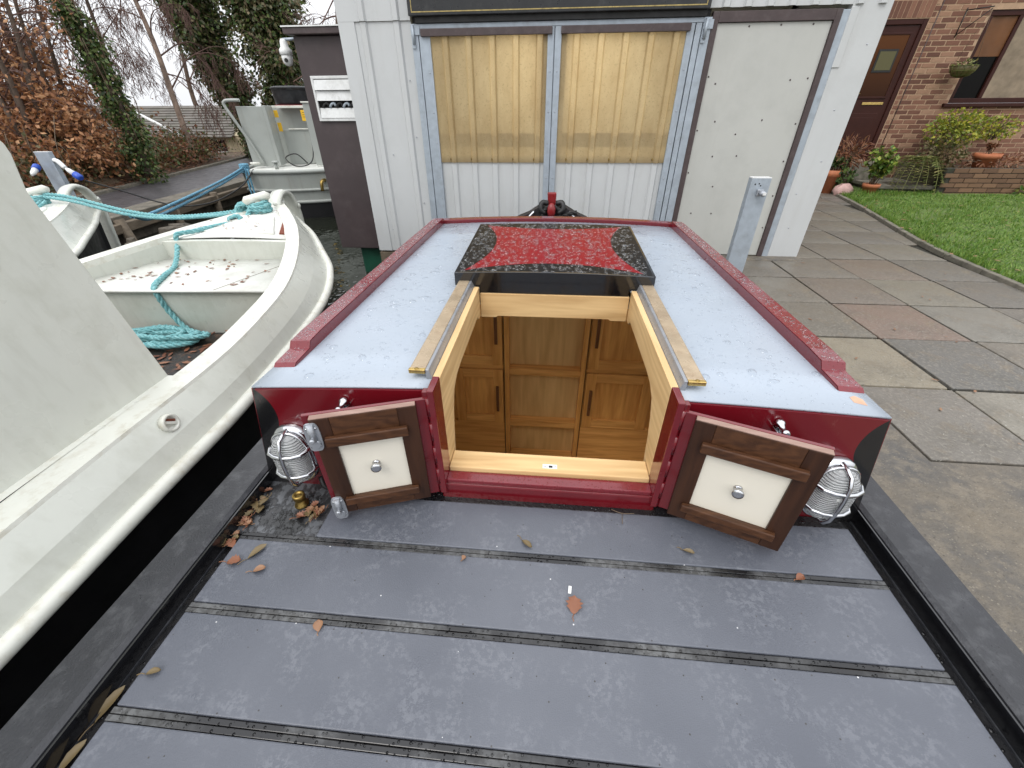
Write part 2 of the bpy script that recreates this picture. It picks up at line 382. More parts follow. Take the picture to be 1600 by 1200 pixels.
# ------------------------------------------------------------------ mesh helpers
class MB:
    def __init__(s): s.v = []; s.f = []; s.sm = []
    def add(s, vs, fs, smooth=False):
        o = len(s.v); s.v += [tuple(p) for p in vs]
        for f in fs: s.f.append(tuple(i+o for i in f)); s.sm.append(smooth)
        return s
    def box(s, x0, x1, y0, y1, z0, z1):
        v = [(x0, y0, z0), (x1, y0, z0), (x1, y1, z0), (x0, y1, z0), (x0, y0, z1), (x1, y0, z1), (x1, y1, z1), (x0, y1, z1)]
        return s.add(v, [(3, 2, 1, 0), (4, 5, 6, 7), (0, 1, 5, 4), (1, 2, 6, 5), (2, 3, 7, 6), (3, 0, 4, 7)])
    def hexa(s, bottom, top):
        return s.add(list(bottom)+list(top), [(3, 2, 1, 0), (4, 5, 6, 7), (0, 1, 5, 4), (1, 2, 6, 5), (2, 3, 7, 6), (3, 0, 4, 7)])
    def prism(s, poly, d):
        n = len(poly); d = Vector(d); a = [Vector(p) for p in poly]
        v = a+[p+d for p in a]
        return s.add(v, [tuple(range(n-1, -1, -1)), tuple(range(n, 2*n))]+[(i, (i+1) % n, n+(i+1) % n, n+i) for i in range(n)])
    def tube(s, path, r, n=8, caps=True, smooth=True):
        P = [Vector(p) for p in path]; rs = r if isinstance(r, (list, tuple)) else [r]*len(P)
        vs = []; t0 = None; N = None
        for i, p in enumerate(P):
            t = (P[min(i+1, len(P)-1)]-P[max(i-1, 0)])
            t = t.normalized() if t.length > 1e-9 else Vector((0, 0, 1))
            if N is None:
                N = t.orthogonal().normalized()
            else:
                N = (N-t*N.dot(t)); N = N.normalized() if N.length > 1e-6 else t.orthogonal().normalized()
            B = t.cross(N)
            for k in range(n):
                a = 2*math.pi*k/n
                vs.append(p+(N*math.cos(a)+B*math.sin(a))*rs[i])
        fs = []
        for i in range(len(P)-1):
            for k in range(n):
                fs.append((i*n+k, i*n+(k+1) % n, (i+1)*n+(k+1) % n, (i+1)*n+k))
        s.add(vs, fs, smooth)
        if caps:
            o = len(s.v)-len(vs)
            s.f.append(tuple(o+k for k in range(n-1, -1, -1))); s.sm.append(False)
            s.f.append(tuple(o+(len(P)-1)*n+k for k in range(n))); s.sm.append(False)
        return s
    def lathe(s, prof, c, axis=(0, 0, 1), n=20, smooth=True):
        ax = Vector(axis).normalized(); N = ax.orthogonal().normalized(); B = ax.cross(N); c = Vector(c)
        vs = []
        for r, h in prof:
            for k in range(n):
                a = 2*math.pi*k/n; vs.append(c+ax*h+(N*math.cos(a)+B*math.sin(a))*r)
        fs = [(i*n+k, i*n+(k+1) % n, (i+1)*n+(k+1) % n, (i+1)*n+k) for i in range(len(prof)-1) for k in range(n)]
        fs.append(tuple(range(n-1, -1, -1))); fs.append(tuple((len(prof)-1)*n+k for k in range(n)))
        o = len(s.v); s.v += [tuple(p) for p in vs]
        for j, f in enumerate(fs): s.f.append(tuple(i+o for i in f)); s.sm.append(smooth and j < len(fs)-2)
        return s
    def loft(s, curves, smooth=True, close=False):
        n = len(curves[0]); vs = [p for c in curves for p in c]; m = len(curves)
        fs = []
        for i in range(m-1+(1 if close else 0)):
            a, b = i, (i+1) % m
            for k in range(n-1): fs.append((a*n+k, a*n+k+1, b*n+k+1, b*n+k))
        return s.add(vs, fs, smooth)
    def build(s, name, mat, parent=None, bevel=0, seg=2, solid=0, at=None):   # at: origin of a mesh given in local coordinates
        me = bpy.data.meshes.new(name)
        v = s.v
        me.from_pydata(v, [], s.f); me.update()
        me.polygons.foreach_set('use_smooth', s.sm)
        me.materials.append(M[mat] if isinstance(mat, str) else mat)
        o = bpy.data.objects.new(name, me); COL.objects.link(o)
        if at is not None: o.location = at
        if parent is not None: child(o, parent)
        if solid:
            md = o.modifiers.new('thick', 'SOLIDIFY'); md.thickness = solid; md.offset = 0
        if bevel:
            md = o.modifiers.new('bevel', 'BEVEL'); md.width = bevel; md.segments = seg; md.limit_method = 'ANGLE'; md.angle_limit = rad(40)
        return o
def root_of(o):
    m = Matrix.Identity(4)
    while o is not None:
        m = (Matrix.Translation(o.location) @ o.rotation_euler.to_matrix().to_4x4()) if o.parent is None else m
        if o.parent is None: return m
        o = o.parent
def child(o, parent):
    o.parent = parent
    o.matrix_parent_inverse = (wm(parent)).inverted()
def wm(o):
    l = Matrix.Translation(o.location) @ o.rotation_euler.to_matrix().to_4x4()
    return l if o.parent is None else wm(o.parent) @ o.matrix_parent_inverse @ l
def tag(o, label, cat, group=None, kind=None):
    if label: o['label'] = label
    if cat: o['category'] = cat
    if group: o['group'] = group
    if kind: o['kind'] = kind
    return o
def struct(o, label=None):
    o['kind'] = 'structure'
    if label: o['label'] = label
    return o
def thing(name, label, cat, loc=(0, 0, 0), group=None):
    o = bpy.data.objects.new(name, None); COL.objects.link(o); o.location = loc; o.empty_display_size = .1
    return tag(o, label, cat, group)
def spline(pts, n):
    P = [Vector(p) for p in pts]; out = []
    Q = [P[0]*2-P[1]]+P+[P[-1]*2-P[-2]]
    segs = len(P)-1
    for i in range(n+1):
        t = i/n*segs; k = min(int(t), segs-1); u = t-k
        a, b, c, d = Q[k:k+4]
        out.append(.5*((2*b)+(c-a)*u+(2*a-5*b+4*c-d)*u*u+(3*b-a-3*c+d)*u*u*u))
    return out
def rope_mb(mb, pts, r, turns=60, per=5, n=5, fine=None):
    L = sum((Vector(pts[i+1])-Vector(pts[i])).length for i in range(len(pts)-1))
    N = max(12, int(L*turns*per/3)) if fine is None else fine
    P = spline(pts, N)
    dist = 0; ph = []; fr = []; nv = None
    for i, p in enumerate(P):
        if i: dist += (P[i]-P[i-1]).length
        t = (P[min(i+1, N)]-P[max(i-1, 0)])
        t = t.normalized() if t.length > 1e-9 else Vector((0, 0, 1))
        nv = t.orthogonal().normalized() if nv is None else (nv-t*nv.dot(t)).normalized()
        fr.append((nv.copy(), t.cross(nv))); ph.append(dist)
    for k in range(3):
        path = []
        for i, p in enumerate(P):
            a = ph[i]/(r*7)*2*math.pi+k*2.0944
            path.append(p+(fr[i][0]*math.cos(a)+fr[i][1]*math.sin(a))*r*.5)
        mb.tube(path, r*.58, n)
    return mb

# ================================================================== SETTING
WZ = -.36
BAS = [(-5.45, -4), (1.13, -4), (1.13, 15), (-7.55, 15)]
OUT = [(-400, -300), (400, -300), (400, 500), (-400, 500)]
g = MB()
g.add([(x, y, -.03) for x, y in BAS]+[(x, y, -.03) for x, y in OUT], [(0, 4, 5, 1), (1, 5, 6, 2), (2, 6, 7, 3), (3, 7, 4, 0)])
struct(g.build('ground', 'earth'))
WO = [(-8, -4.2), (1.3, -4.2), (1.3, 15.2), (-8, 15.2)]; WI = [(-.84, .93), (.89, .93), (.89, 2.7), (-.84, 2.7)]   # the water stops at the hull we look down into
g = MB(); g.add([(x, y, WZ) for x, y in WI+WO], [(0, 4, 5, 1), (1, 5, 6, 2), (2, 6, 7, 3), (3, 7, 4, 0)])
struct(g.build('water', 'water'))
# quay wall round the basin
def wharf_x(y): return -5.45-(y+4)*2.1/19
qw = MB()
qw.prism([(1.13, -4, -.03), (1.13, 15, -.03), (1.30, 15, -.03), (1.30, -4, -.03)], (0, 0, -1.2))
qw.prism([(-5.45, -4, -.10), (-7.55, 15, -.10), (-7.8, 15, -.10), (-5.7, -4, -.10)], (0, 0, -1.2))
struct(qw.build('quay_wall', 'quay'))
# tarmac road along the far side, its wharf coping and timbers
wharf = thing('wharf_edge', 'weathered concrete and timber wharf edge beside the wet tarmac road', 'wharf', (wharf_x(7), 7, -.1))
c = MB(); c.prism([(wharf_x(1), 1, .012), (wharf_x(15), 15, .012), (wharf_x(15)-.42, 15, .012), (wharf_x(1)-.42, 1, .012)], (0, 0, -.11))
c.build('coping', pbr('old_coping', (.13, .115, .09), .8, .35, 5, .006, 50, dirt=(12, (.05, .05, .035), .7)), wharf, .01)
t = MB(); t.prism([(wharf_x(1)+.12, 1, -.07), (wharf_x(15)+.12, 15, -.07), (wharf_x(15), 15, -.07), (wharf_x(1), 1, -.07)], (0, 0, -.13))
t.build('fender_beam', 'timber_old', wharf, .012)
for y in (4.7, 5.9, 7.1, 8.3, 9.6):
    p = MB(); x = wharf_x(y)+.06
    lean = .22 if y == 5.9 else 0
    p.tube([(x+lean, y-.3*lean, -.9), (x, y, -.02)], .07, 8); p.build('fender_post', 'timber_old', wharf)
for i in range(26):                                     # loose stones and broken timber at the foot of the wharf
    y = 3.6+random.random()*3.6; s_ = random.uniform(.06, .17); x = wharf_x(y)+random.uniform(.1, .55); z = WZ+random.uniform(-.03, .09)
    p = MB(); pts = [Vector((random.uniform(-1, 1), random.uniform(-1, 1), random.uniform(-.6, .6))) for _ in range(8)]
    p.hexa([(x-s_, y-s_, z-s_), (x+s_, y-s_*.8, z-s_), (x+s_*.8, y+s_, z-s_), (x-s_, y+s_*.8, z-s_)],
           [(x-s_*.7+pts[k].x*.03, y+d*s_*.7, z+s_*.5+pts[k].z*.04) if k in (0, 3) else (x+s_*.7+pts[k].x*.03, y+d*s_*.7, z+s_*.5+pts[k].z*.04) for k, d in enumerate((-1, -1, 1, 1))])
    p.build('rubble_stone', 'quay', wharf, .012)
rd = MB(); rd.add([(wharf_x(-3)-.42, -3, -.002), (wharf_x(15)-.42, 15, -.002), (-6.5, 60, -.002), (-14, 60, -.002), (-10.6, 15.7, -.002), (-9.4, 10.8, -.002), (-8.75, 8.1, -.002), (-7.6, 3, -.002), (-6.6, -3, -.002)],
                  [tuple(range(9))])
struct(rd.build('road', 'road'))
kb = MB(); kp = [(-6.6, -3), (-7.6, 3), (-8.75, 8.1), (-9.4, 10.8), (-10.6, 15.7), (-12.2, 24)]
for (xa, ya), (xb, yb) in zip(kp[:-1], kp[1:]):
    kb.prism([(xa, ya, -.02), (xb, yb, -.02), (xb-.12, yb, -.02), (xa-.12, ya, -.02)], (0, 0, .075))
struct(kb.build('road_kerb', 'kerb_stone', bevel=.01))
# earth bank behind the kerb
bk = MB(); rows = []
for j, (off, h) in enumerate(((.1, .02), (.5, .16), (1.2, .38), (2.4, .62), (4.5, .75), (9, .7))):
    rows.append([(x-off+random.uniform(-.1, .1), y, h*(1.15 if y < 12 else .35)+random.uniform(-.05, .05)) for x, y in spline([(a, b, 0) for a, b in kp], 30) for _ in (0,)] if False else
                [(p.x-off+random.uniform(-.08, .08), p.y, (h*1.1 if p.y < 10.5 else h*.08)+random.uniform(-.04, .04)) for p in spline([(a, b, 0) for a, b in kp], 30)])
bk.loft(rows[::-1]); struct(bk.build('bank', 'earth'))

# paving on the near right
pv = MB(); pv.add([(1.13, -4, -.022), (8, -4, -.022), (8, 10, -.022), (1.13, 10, -.022)], [(0, 1, 2, 3)])
paving = struct(pv.build('paving', 'mortar'))
SX = [1.76, 2.30, 2.90, 3.50, 4.10, 4.70, 5.3, 5.9]
SY = [1.50, 2.11, 2.73, 3.35, 3.96, 4.58, 5.2, 5.8, 6.4, 7.0, 7.6, 8.2, 8.8, 9.5]
def lawn_x(y):
    P = [(-4, 4.1), (3.7, 4.06), (4.15, 4.1), (5, 4.19), (5.9, 4.42), (7.7, 4.9), (9.05, 5.18), (12, 5.8)]
    for (a, xa), (b, xb) in zip(P[:-1], P[1:]):
        if a <= y <= b: return xa+(xb-xa)*(y-a)/(b-a)
    return 5.8
slabmesh = {}
special = {(1, 1): (.055, .06, .068), (1, 2): (.15, .075, .058), (0, 1): (.24, .205, .14), (0, 0): (.12, .108, .095), (1, 0): (.22, .205, .165), (1, 3): (.17, .135, .10), (2, 4): (.16, .12, .09), (2, 2): (.20, .195, .165), (2, 3): (.18, .17, .13)}
for j in range(len(SY)-1):
    for i in range(len(SX)-1):
        x0, x1, y0, y1 = SX[i], SX[i+1], SY[j], SY[j+1]
        if y0 > 3.6 and x0 > lawn_x((y0+y1)/2)-.05: continue
        if y0 > 4.4 and x1 < 2.5: continue
        if y0 <= 3.6 and x0 > 4.2: continue
        gx = .0085; xe0 = xe1 = 0.0
        if y0 > 3.6 and x1 > lawn_x(y0)-.004:
            xr = x1; x1 = min(x1, lawn_x(y0)-.004); xe1 = min(xr, lawn_x(y1)-.004)-x1
        if y0 > 4.4: x0 = max(x0, 2.61)
        if x1-x0 < .05: continue
        s_ = MB(); w, d = x1-x0-2*gx, y1-y0-2*gx; jt = [random.uniform(-.004, .004) for _ in range(4)]; zz = random.uniform(-.003, .003)
        s_.hexa([(-w/2, -d/2, -.02), (w/2, -d/2, -.02), (w/2+xe1, d/2, -.02), (-w/2, d/2, -.02)],
                [(-w/2+jt[0], -d/2+jt[1], zz), (w/2+jt[2], -d/2+jt[1], zz+jt[0]*.4), (w/2+jt[3]+xe1, d/2+jt[0], zz+jt[3]*.4), (-w/2+jt[1], d/2+jt[2], zz)])
        o = s_.build('slab', 'slab', paving, .005, 2, at=((x0+x1)/2, (y0+y1)/2, 0))
        c_ = special.get((i, j), random.choice([(.14, .128, .108), (.155, .138, .11), (.115, .108, .098), (.18, .162, .125)]))
        o.color = (*c_, 1)
# poured concrete strip by the quay
cs = MB(); cs.add([(1.13, -4, -.004), (6.5, -4, -.004), (6.5, 1.495, -.004), (1.755, 1.495, -.004), (1.755, 4.58, -.004), (1.13, 4.58, -.004)], [tuple(range(6))])
struct(cs.build('concrete_apron', 'concrete'))
# lawn
lw = MB(); ys = [3.72+i*.3 for i in range(20)]
lw.loft([[(lawn_x(y)+.06, y, .015) for y in ys], [(lawn_x(y)+.3, y, .05) for y in ys], [(7+.1*y, y, .06) for y in ys], [(14, y, .06) for y in ys]][::-1])
lw.add([(4.12, 3.72, .015), (14, 3.72, .06), (14, -2, .05), (5.0, -2, .0)], [(3, 2, 1, 0)])
struct(lw.build('lawn', 'lawn_soil'))
for i in range(11):
    y0 = 3.7+i*.52; y1 = y0+.512
    e = MB(); e.hexa([(lawn_x(y0), y0, -.02), (lawn_x(y0)+.06, y0, -.02), (lawn_x(y1)+.06, y1, -.02), (lawn_x(y1), y1, -.02)],
                     [(lawn_x(y0), y0, .035+random.uniform(-.006, .006)), (lawn_x(y0)+.06, y0, .035), (lawn_x(y1)+.06, y1, .035), (lawn_x(y1), y1, .035+random.uniform(-.006, .006))])
    e.build('edging_stone', 'kerb_stone', paving, .008)
gr = MB()
for _ in range(42000):
    y = random.uniform(3.75, 8.5); x = lawn_x(y)+.05+random.random()**1.3*4.4
    if x/y > 1.35 or (y > 8.2 and x > 6.7): continue
    pt_ = math.sin(x*3.1+1.3*math.sin(y*2.3))*math.sin(y*3.7+1.7*math.sin(x*1.9))
    if pt_ > .55 and random.random() < .75: continue
    h = random.uniform(.015, .042)*(1+.5*pt_)*(1.8 if x < lawn_x(y)+.14 or y > 8.1 else 1); a = random.random()*6.283; wv = random.uniform(.004, .008)
    dx, dy = math.cos(a)*wv, math.sin(a)*wv; lx, ly = random.uniform(-.03, .03), random.uniform(-.03, .03)
    z = .012+min(.045, (x-lawn_x(y))*.15)
    gr.add([(x-dx, y-dy, z), (x+dx, y+dy, z), (x+lx, y+ly, z+h)], [(0, 1, 2)])
tag(gr.build('grass', 'grass_blade'), 'short bright green grass of the lawn beside the slabs', 'grass', kind='stuff')

# ================================================================== THE NARROWBOAT WE STAND ON
CX = .025
DZ = .273
boat = thing('narrowboat', 'burgundy and black narrowboat with open oak-lined stern hatch and grey deck', 'boat', (CX, 1.5, WZ))
# hull
def hull_half(y):
    if y < 2.6: return 1.07
    t = min(1, (y-2.6)/1.75); return 1.07*math.sqrt(max(0, 1-t**2.2))+.02
hy = [-1.6+.3*i for i in range(14)]+[2.7+.11*i for i in range(16)]
hl = [(CX-hull_half(y), y, 0) for y in hy]; hr = [(CX+hull_half(y), y, 0) for y in hy][::-1]
ring = hl+hr
hm = MB(); up = [(x, y, .26) for x, y, _ in ring]; lo = [(CX+(x-CX)*.985, y, -.6) for x, y, _ in ring]
hm.loft([up+[up[0]], lo+[lo[0]]], smooth=False); hm.build('hull', 'black_paint', boat)
for sgn in (-1, 1):
    gm = MB(); inn, outr = .951, 1.07
    ysg = [-1.6, 0, 1, 2, 2.6]
    a = [(CX+sgn*outr, y) for y in ysg]+[(CX+sgn*hull_half(y), y) for y in hy if y > 2.65]
    b = [(CX+sgn*inn, y) for y in ysg]+[(CX+sgn*max(0.0, hull_half(y)-.119), y-.02) for y in hy if y > 2.65]
    cur = [[(x, y, .20) for x, y in a], [(x, y, .312) for x, y in a], [(x-sgn*.008, y, .32) for x, y in a], [(x+sgn*.012, y, .32) for x, y in b], [(x, y, .312) for x, y in b], [(x, y, .24) for x, y in b]]
    gm.loft(cur if sgn < 0 else cur[::-1], smooth=False); gm.build('gunwale', 'gunwale_grey', boat)
    ins = MB(); ins.box(*sorted((CX+sgn*.9505, CX+sgn*.944)), -1.6, .905, .25, .309); ins.build('inner_bulwark', 'black_gloss', boat)
    rb = MB(); rb.tube([(CX+sgn*1.072, y, .14) for y in (-1.6, 0, 1.3, 2.6)], .028, 8); rb.build('rubbing_strake', 'black_paint', boat)
    ln = MB(); ln.box(*sorted((CX+sgn*.9435, CX+sgn*.940)), -1.6, .9, .25, .262); ln.build('gutter_lip', 'gunwale_grey', boat)
dk = MB(); dk.box(CX-.95, CX+.95, -1.6, .909, .22, .257); dk.build('deck_plate', 'black_wet', boat)
cp = MB(); cp.box(-.93, -.664, .694, .906, .256, .2635); cp.build('deck_corner', 'corner', boat)
PX0, PX1 = -.885, .934
rowsY = [(.700, .862, -.660), (.487, .674, PX0), (.262, .459, PX0), (.040, .234, PX0), (-.19, .012, PX0), (-.42, -.218, PX0)]
for (y0, y1, x0) in rowsY:
    p = MB(); p.box(x0, PX1, y0, y1, .24, DZ); p.build('deck_panel', 'deck', boat, .003)
for yj in (.687, .473, .248, .026, -.204):
    for a, b in ((-.0125, -.0008), (.0008, .0125)):
        p = MB(); p.box(PX0-.004, PX1+.003, yj+a, yj+b, .245, .2695); p.build('joint_strip', 'strip', boat, .0015)
p = MB(); p.box(-.66, PX1, .8645, .904, .245, .268); p.build('joint_strip', 'black_wet', boat, .002)
# gunwale deck beside the cabin and fore deck
sd_ = MB(); sd_.box(CX-1.0, CX-.88, .94, 2.95, .24, .30); sd_.box(CX+.88, CX+1.0, .94, 2.95, .24, .30); sd_.build('side_deck', 'gunwale_grey', boat)
fd = MB(); fy = [y for y in hy if y > 2.85]
fd.loft([[(CX-max(.01, hull_half(y)-.1), y-.02, .285) for y in fy], [(CX+max(.01, hull_half(y)-.1), y-.02, .285) for y in fy]]); fd.build('fore_deck', 'gunwale_grey', boat)
# roof with camber and hatch opening
def rz(x): return .655+.030*(1-((x-CX)/.875)**2)
def rhalf(y): return .876-.036*(y-.911)/2.04
RY0, RY1 = .911, 2.97
OX0, OX1, OY = -.298, .348, 1.70
rf = MB()
fr_l = [i/8 for i in range(9)]
def roof_row(y):
    a, b = CX-rhalf(y), CX+rhalf(y)
    xs = [a+(OX0-a)*t for t in fr_l]+[OX0+(OX1-OX0)*i/6 for i in range(1, 6)]+[OX1+(b-OX1)*t for t in fr_l]
    return [(x, y, rz(x)) for x in xs]
ry = [RY0, 1.1, 1.3, 1.5, OY, 2.0, 2.3, 2.6, RY1]
nrow = len(roof_row(1)); vs = [p for y in ry for p in roof_row(y)]; fs = []
for j in range(len(ry)-1):
    for i in range(nrow-1):
        if ry[j+1] <= OY and 8 <= i < 14: continue
        fs.append((j*nrow+i, j*nrow+i+1, (j+1)*nrow+i+1, (j+1)*nrow+i))
rf.add(vs, fs, True)
roof = rf.build('cabin_roof', 'roof_paint', boat)
md = roof.modifiers.new('thick', 'SOLIDIFY'); md.thickness = .006; md.offset = 1
sp = MB(); sp.add([(.838, .965, rz(.838)+.0015), (.868, .955, rz(.868)+.0015), (.872, .985, rz(.87)+.0015), (.858, 1.0, rz(.858)+.0015), (.84, .99, rz(.84)+.0015)], [(0, 1, 2, 3, 4)])
spo = sp.build('bare_patch', 'bare_spot', boat); spo['label'] = 'tan bare patch in the paint at the roof corner'
sp.v = [(x, y, z+.005) for x, y, z in sp.v]; spo.data.vertices.foreach_set('co', [k for v in sp.v for k in v])
# cabin sides
s = NT('clear_pane'); _t = s.node('BsdfTransparent'); _g = s.node('BsdfGlossy'); _g.inputs['Roughness'].default_value = .02; _m = s.node('MixShader'); _m.inputs[0].default_value = .06
s.l.new(_t.outputs[0], _m.inputs[1]); s.l.new(_g.outputs[0], _m.inputs[2]); s.l.new(_m.outputs[0], s.n['Material Output'].inputs['Surface']); M['clear_pane'] = s.m
WINS = [(1.06, 1.42), (1.56, 1.92), (2.04, 2.40)]  # unseen side windows, added to let more daylight into the cabin
for sgn in (-1, 1):
    def CSP(y, z): return (CX+sgn*(rhalf(y)+.08*(.655-z)/.395), y, z)
    w_ = MB(); ycut = [RY0]+[v for p in WINS for v in p]+[RY1]
    for k in range(len(ycut)-1):
        y0, y1 = ycut[k], ycut[k+1]
        zr = [(.26, .655)] if k % 2 == 0 else [(.26, .37), (.61, .655)]
        for z0, z1 in zr:
            q_ = [CSP(y0, z0), CSP(y1, z0), CSP(y1, z1), CSP(y0, z1)]; w_.add(q_, [(0, 1, 2, 3) if sgn > 0 else (3, 2, 1, 0)])
    w_.build('cabin_side', 'red_gloss', boat, solid=.006)
    for y0, y1 in WINS:
        w_ = MB(); w_.add([CSP(y0, .37), CSP(y1, .37), CSP(y1, .61), CSP(y0, .61)], [(0, 1, 2, 3)]); w_.build('added_cabin_window', 'clear_pane', boat)
w_ = MB(); w_.prism([(CX-.838, 2.968, .655), (CX+.838, 2.968, .655), (CX+.915, 2.968, .26), (CX-.915, 2.968, .26)], (0, .02, 0)); w_.build('front_bulkhead', 'red_gloss', boat)
# aft bulkhead with opening
bh = MB(); BY = .905
M['bulkhead'] = bulk_mat()
def bhx(z): return .872+.083*(.655-z)/.39
nz = 8
for sgn, ox in ((-1, OX0), (1, OX1)):
    a = []; zt = lambda x: rz(x)
    top_pts = [(ox+(CX+sgn*.872-ox)*k/6, BY, rz(ox+(CX+sgn*.872-ox)*k/6)-.001) for k in range(7)]
    bot_pts = [(CX+sgn*.955, BY, .262), (ox, BY, .262)]
    poly = top_pts+bot_pts
    if sgn > 0: poly = poly[::-1]
    bh.prism(poly, (0, .02, 0))
bh.prism([(OX0, BY, .262), (OX0, BY, .345), (OX1, BY, .345), (OX1, BY, .262)][::-1], (0, .02, 0))
bh.build('aft_bulkhead', 'bulkhead', boat)
# red door frame: jambs and sill
for sgn, ox in ((-1, OX0), (1, OX1)):
    j = MB(); j.box(*sorted((ox-sgn*.002, ox+sgn*.018)), .872, .948, .30, .702); j.build('door_jamb', 'red_gloss', boat, .003)
    j = MB(); j.box(*sorted((ox+sgn*.0185, ox+sgn*.035)), .884, .9045, .30, .69); j.build('hinge_strip', 'red_gloss', boat, .002)
    for k in range(4):
        z = .345+k*.09; h = MB(); h.tube([(ox+sgn*.0185, .876, z), (ox+sgn*.0185, .876, z+.062)], .006, 8); h.build('hinge_knuckle', 'red_gloss', boat)
sl = MB(); sl.box(OX0-.018, OX1+.018, .886, .9045, .258, .33); sl.build('sill_front', 'red_gloss', boat, .006)
sl = MB(); sl.box(OX0, OX1, .889, .93, .3305, .347); sl.build('sill_step', 'red_wet', boat, .004)
ok = MB(); ok.box(OX0+.002, OX1-.002, .931, 1.01, .33, .362); ok.build('oak_sill', 'oak', boat, .004)
lb = MB(); lb.box(.008, .055, .948, .966, .3622, .3634); lb.build('maker_plate', 'white_plastic', boat)
lb = MB(); lb.box(.028, .040, .951, .960, .3635, .3642); lb.build('plate_mark', 'rubber', boat)
for x in (.013, .046):
    lb = MB(); lb.box(x, x+.006, .954, .958, .3635, .3642); lb.build('plate_mark', 'zinc', boat)
# oak lining boards
for sgn, ox in ((-1, OX0), (1, OX1)):
    prof = [(.949, .6945), (1.671, .6945), (1.671, .560), (1.63, .560), (1.60, .584), (1.22, .584), (1.15, .578), (1.10, .555), (1.07, .50), (1.05, .43), (1.035, .335), (.949, .335)]
    x = ox-sgn*.001; b = MB(); b.prism([(x, y, z) for y, z in prof], (sgn*.022, 0, 0)); b.build('oak_lining', 'oak_y', boat, .002)
hp = [(OX0+.003, .664), (OX1-.003, .664), (OX1-.003, .553), (OX1-.07, .553), (OX1-.08, .560), (OX0+.08, .560), (OX0+.07, .553), (OX0+.003, .553)]
b = MB(); b.prism([(x, 1.672, z) for x, z in hp][::-1], (0, .026, 0)); b.build('oak_header', 'oak', boat, .002)
# slide rails
for sgn, ox in ((-1, OX0), (1, OX1)):
    x0, x1 = ox+sgn*.022, ox+sgn*.04
    r = MB(); pf = [(ox+sgn*.0215, .66), (ox+sgn*.0215, .690), (ox+sgn*.031, .716), (ox+sgn*.040, .717), (ox+sgn*.040, .66)]; r.prism([(x, .955, z) for x, z in (pf if sgn < 0 else pf[::-1])], (0, 1.495, 0)); r.build('slide_channel', 'steel_grey', boat, .0015)
    r = MB(); r.box(*sorted((ox+sgn*.041, ox+sgn*.088)), .966, 2.45, .7045, .716); r.build('slide_rail', 'rail_top', boat, .003)
    r = MB(); r.box(*sorted((ox+sgn*.0405, ox+sgn*.0885)), .952, .9655, .704, .7175); e = r.build('rail_end', 'brass', boat, .002); r = MB(); r.box(*sorted((ox+sgn*.045, ox+sgn*.06)), .97, 2.45, .66, .704); r.build('rail_web', 'steel_grey', boat)
    r = MB(); r.lathe([(.006, 0), (.006, .001), (.003, .0016)], (ox+sgn*.066, .959, .7176), n=10); r.build('rail_screw', 'brass_old', e)
# sliding hatch
HX0, HX1, HY0, HY1 = -.404, .432, 1.685, 2.49
M['hatch'] = hatch_mat((HX0+HX1)/2, (HY0+HY1)/2, (HX1-HX0)/2, (HY1-HY0)/2)
def hz(x, y): return .748+.018*(y-HY0)/(HY1-HY0)+.010*(1-((x-CX)/.44)**2)
ht = MB(); nx = 10
def wx(x, y): return CX+(x-CX)*(1+.025*(y-HY0)/(HY1-HY0))
topc = [[(wx(HX0+(HX1-HX0)*i/nx, y), y, hz(HX0+(HX1-HX0)*i/nx, y)) for y in (HY0, (HY0+HY1)/2, HY1)] for i in range(nx+1)]
ht.loft(topc[::-1]); hatch = ht.build('hatch_top', 'hatch', boat)
hs = MB()
hs.prism([(HX0+(HX1-HX0)*i/nx, HY0-.004, hz(HX0+(HX1-HX0)*i/nx, HY0)+.002) for i in range(nx+1)]+[(HX1, HY0-.004, .694), (HX1-.09, HY0-.004, .694), (HX1-.092, HY0-.004, .656), (HX0+.092, HY0-.004, .656), (HX0+.09, HY0-.004, .694), (HX0, HY0-.004, .694)], (0, .012, 0)); 
hs.build('hatch_front', 'black_gloss', boat, .002)
for sgn, x in ((-1, HX0), (1, HX1)):
    b = MB(); b.hexa([(x, HY0+.009, .69), (x+.010, HY0+.009, .69), (wx(x, HY1)+.010, HY1, .69), (wx(x, HY1), HY1, .69)],
                     [(x, HY0+.009, hz(x, HY0)-.001), (x+.010, HY0+.009, hz(x, HY0)-.001), (wx(x, HY1)+.010, HY1, hz(x, HY1)-.001), (wx(x, HY1), HY1, hz(x, HY1)-.001)])
    b.build('hatch_side', 'black_gloss', boat)
b = MB(); b.box(wx(HX0, HY1), wx(HX1, HY1), HY1, HY1+.01, .69, .765); b.build('hatch_back', 'black_gloss', boat)
def drops_mb(spots):
    m = MB()
    for x, y, z, r_, e, a in spots:
        ca, sa = math.cos(a), math.sin(a); V = []; F = []
        for k, (rr, hh) in enumerate(((1, -.03), (.86, .28), (.5, .46))):
            for q in range(7):
                t = q*.8976; u, v_ = rr*math.cos(t)*e, rr*math.sin(t)
                V.append((x+(u*ca-v_*sa)*r_, y+(u*sa+v_*ca)*r_, z+hh*r_*1.15))
        V.append((x, y, z+.62*r_))
        for k in range(2): F += [(k*7+q, k*7+(q+1) % 7, k*7+7+(q+1) % 7, k*7+7+q) for q in range(7)]
        F += [(14+q, 14+(q+1) % 7, 21) for q in range(7)]
        m.add(V, F, True)
    return m
s = NT('rain_drop')                                       # thin clear water: see-through with a sky glint
_t = s.node('BsdfTransparent'); _g = s.node('BsdfGlossy'); _g.inputs['Roughness'].default_value = .07
_f = s.node('Fresnel'); _f.inputs['IOR'].default_value = 1.55; _m = s.node('MixShader'); _t.inputs['Color'].default_value = (.93, .94, .95, 1)
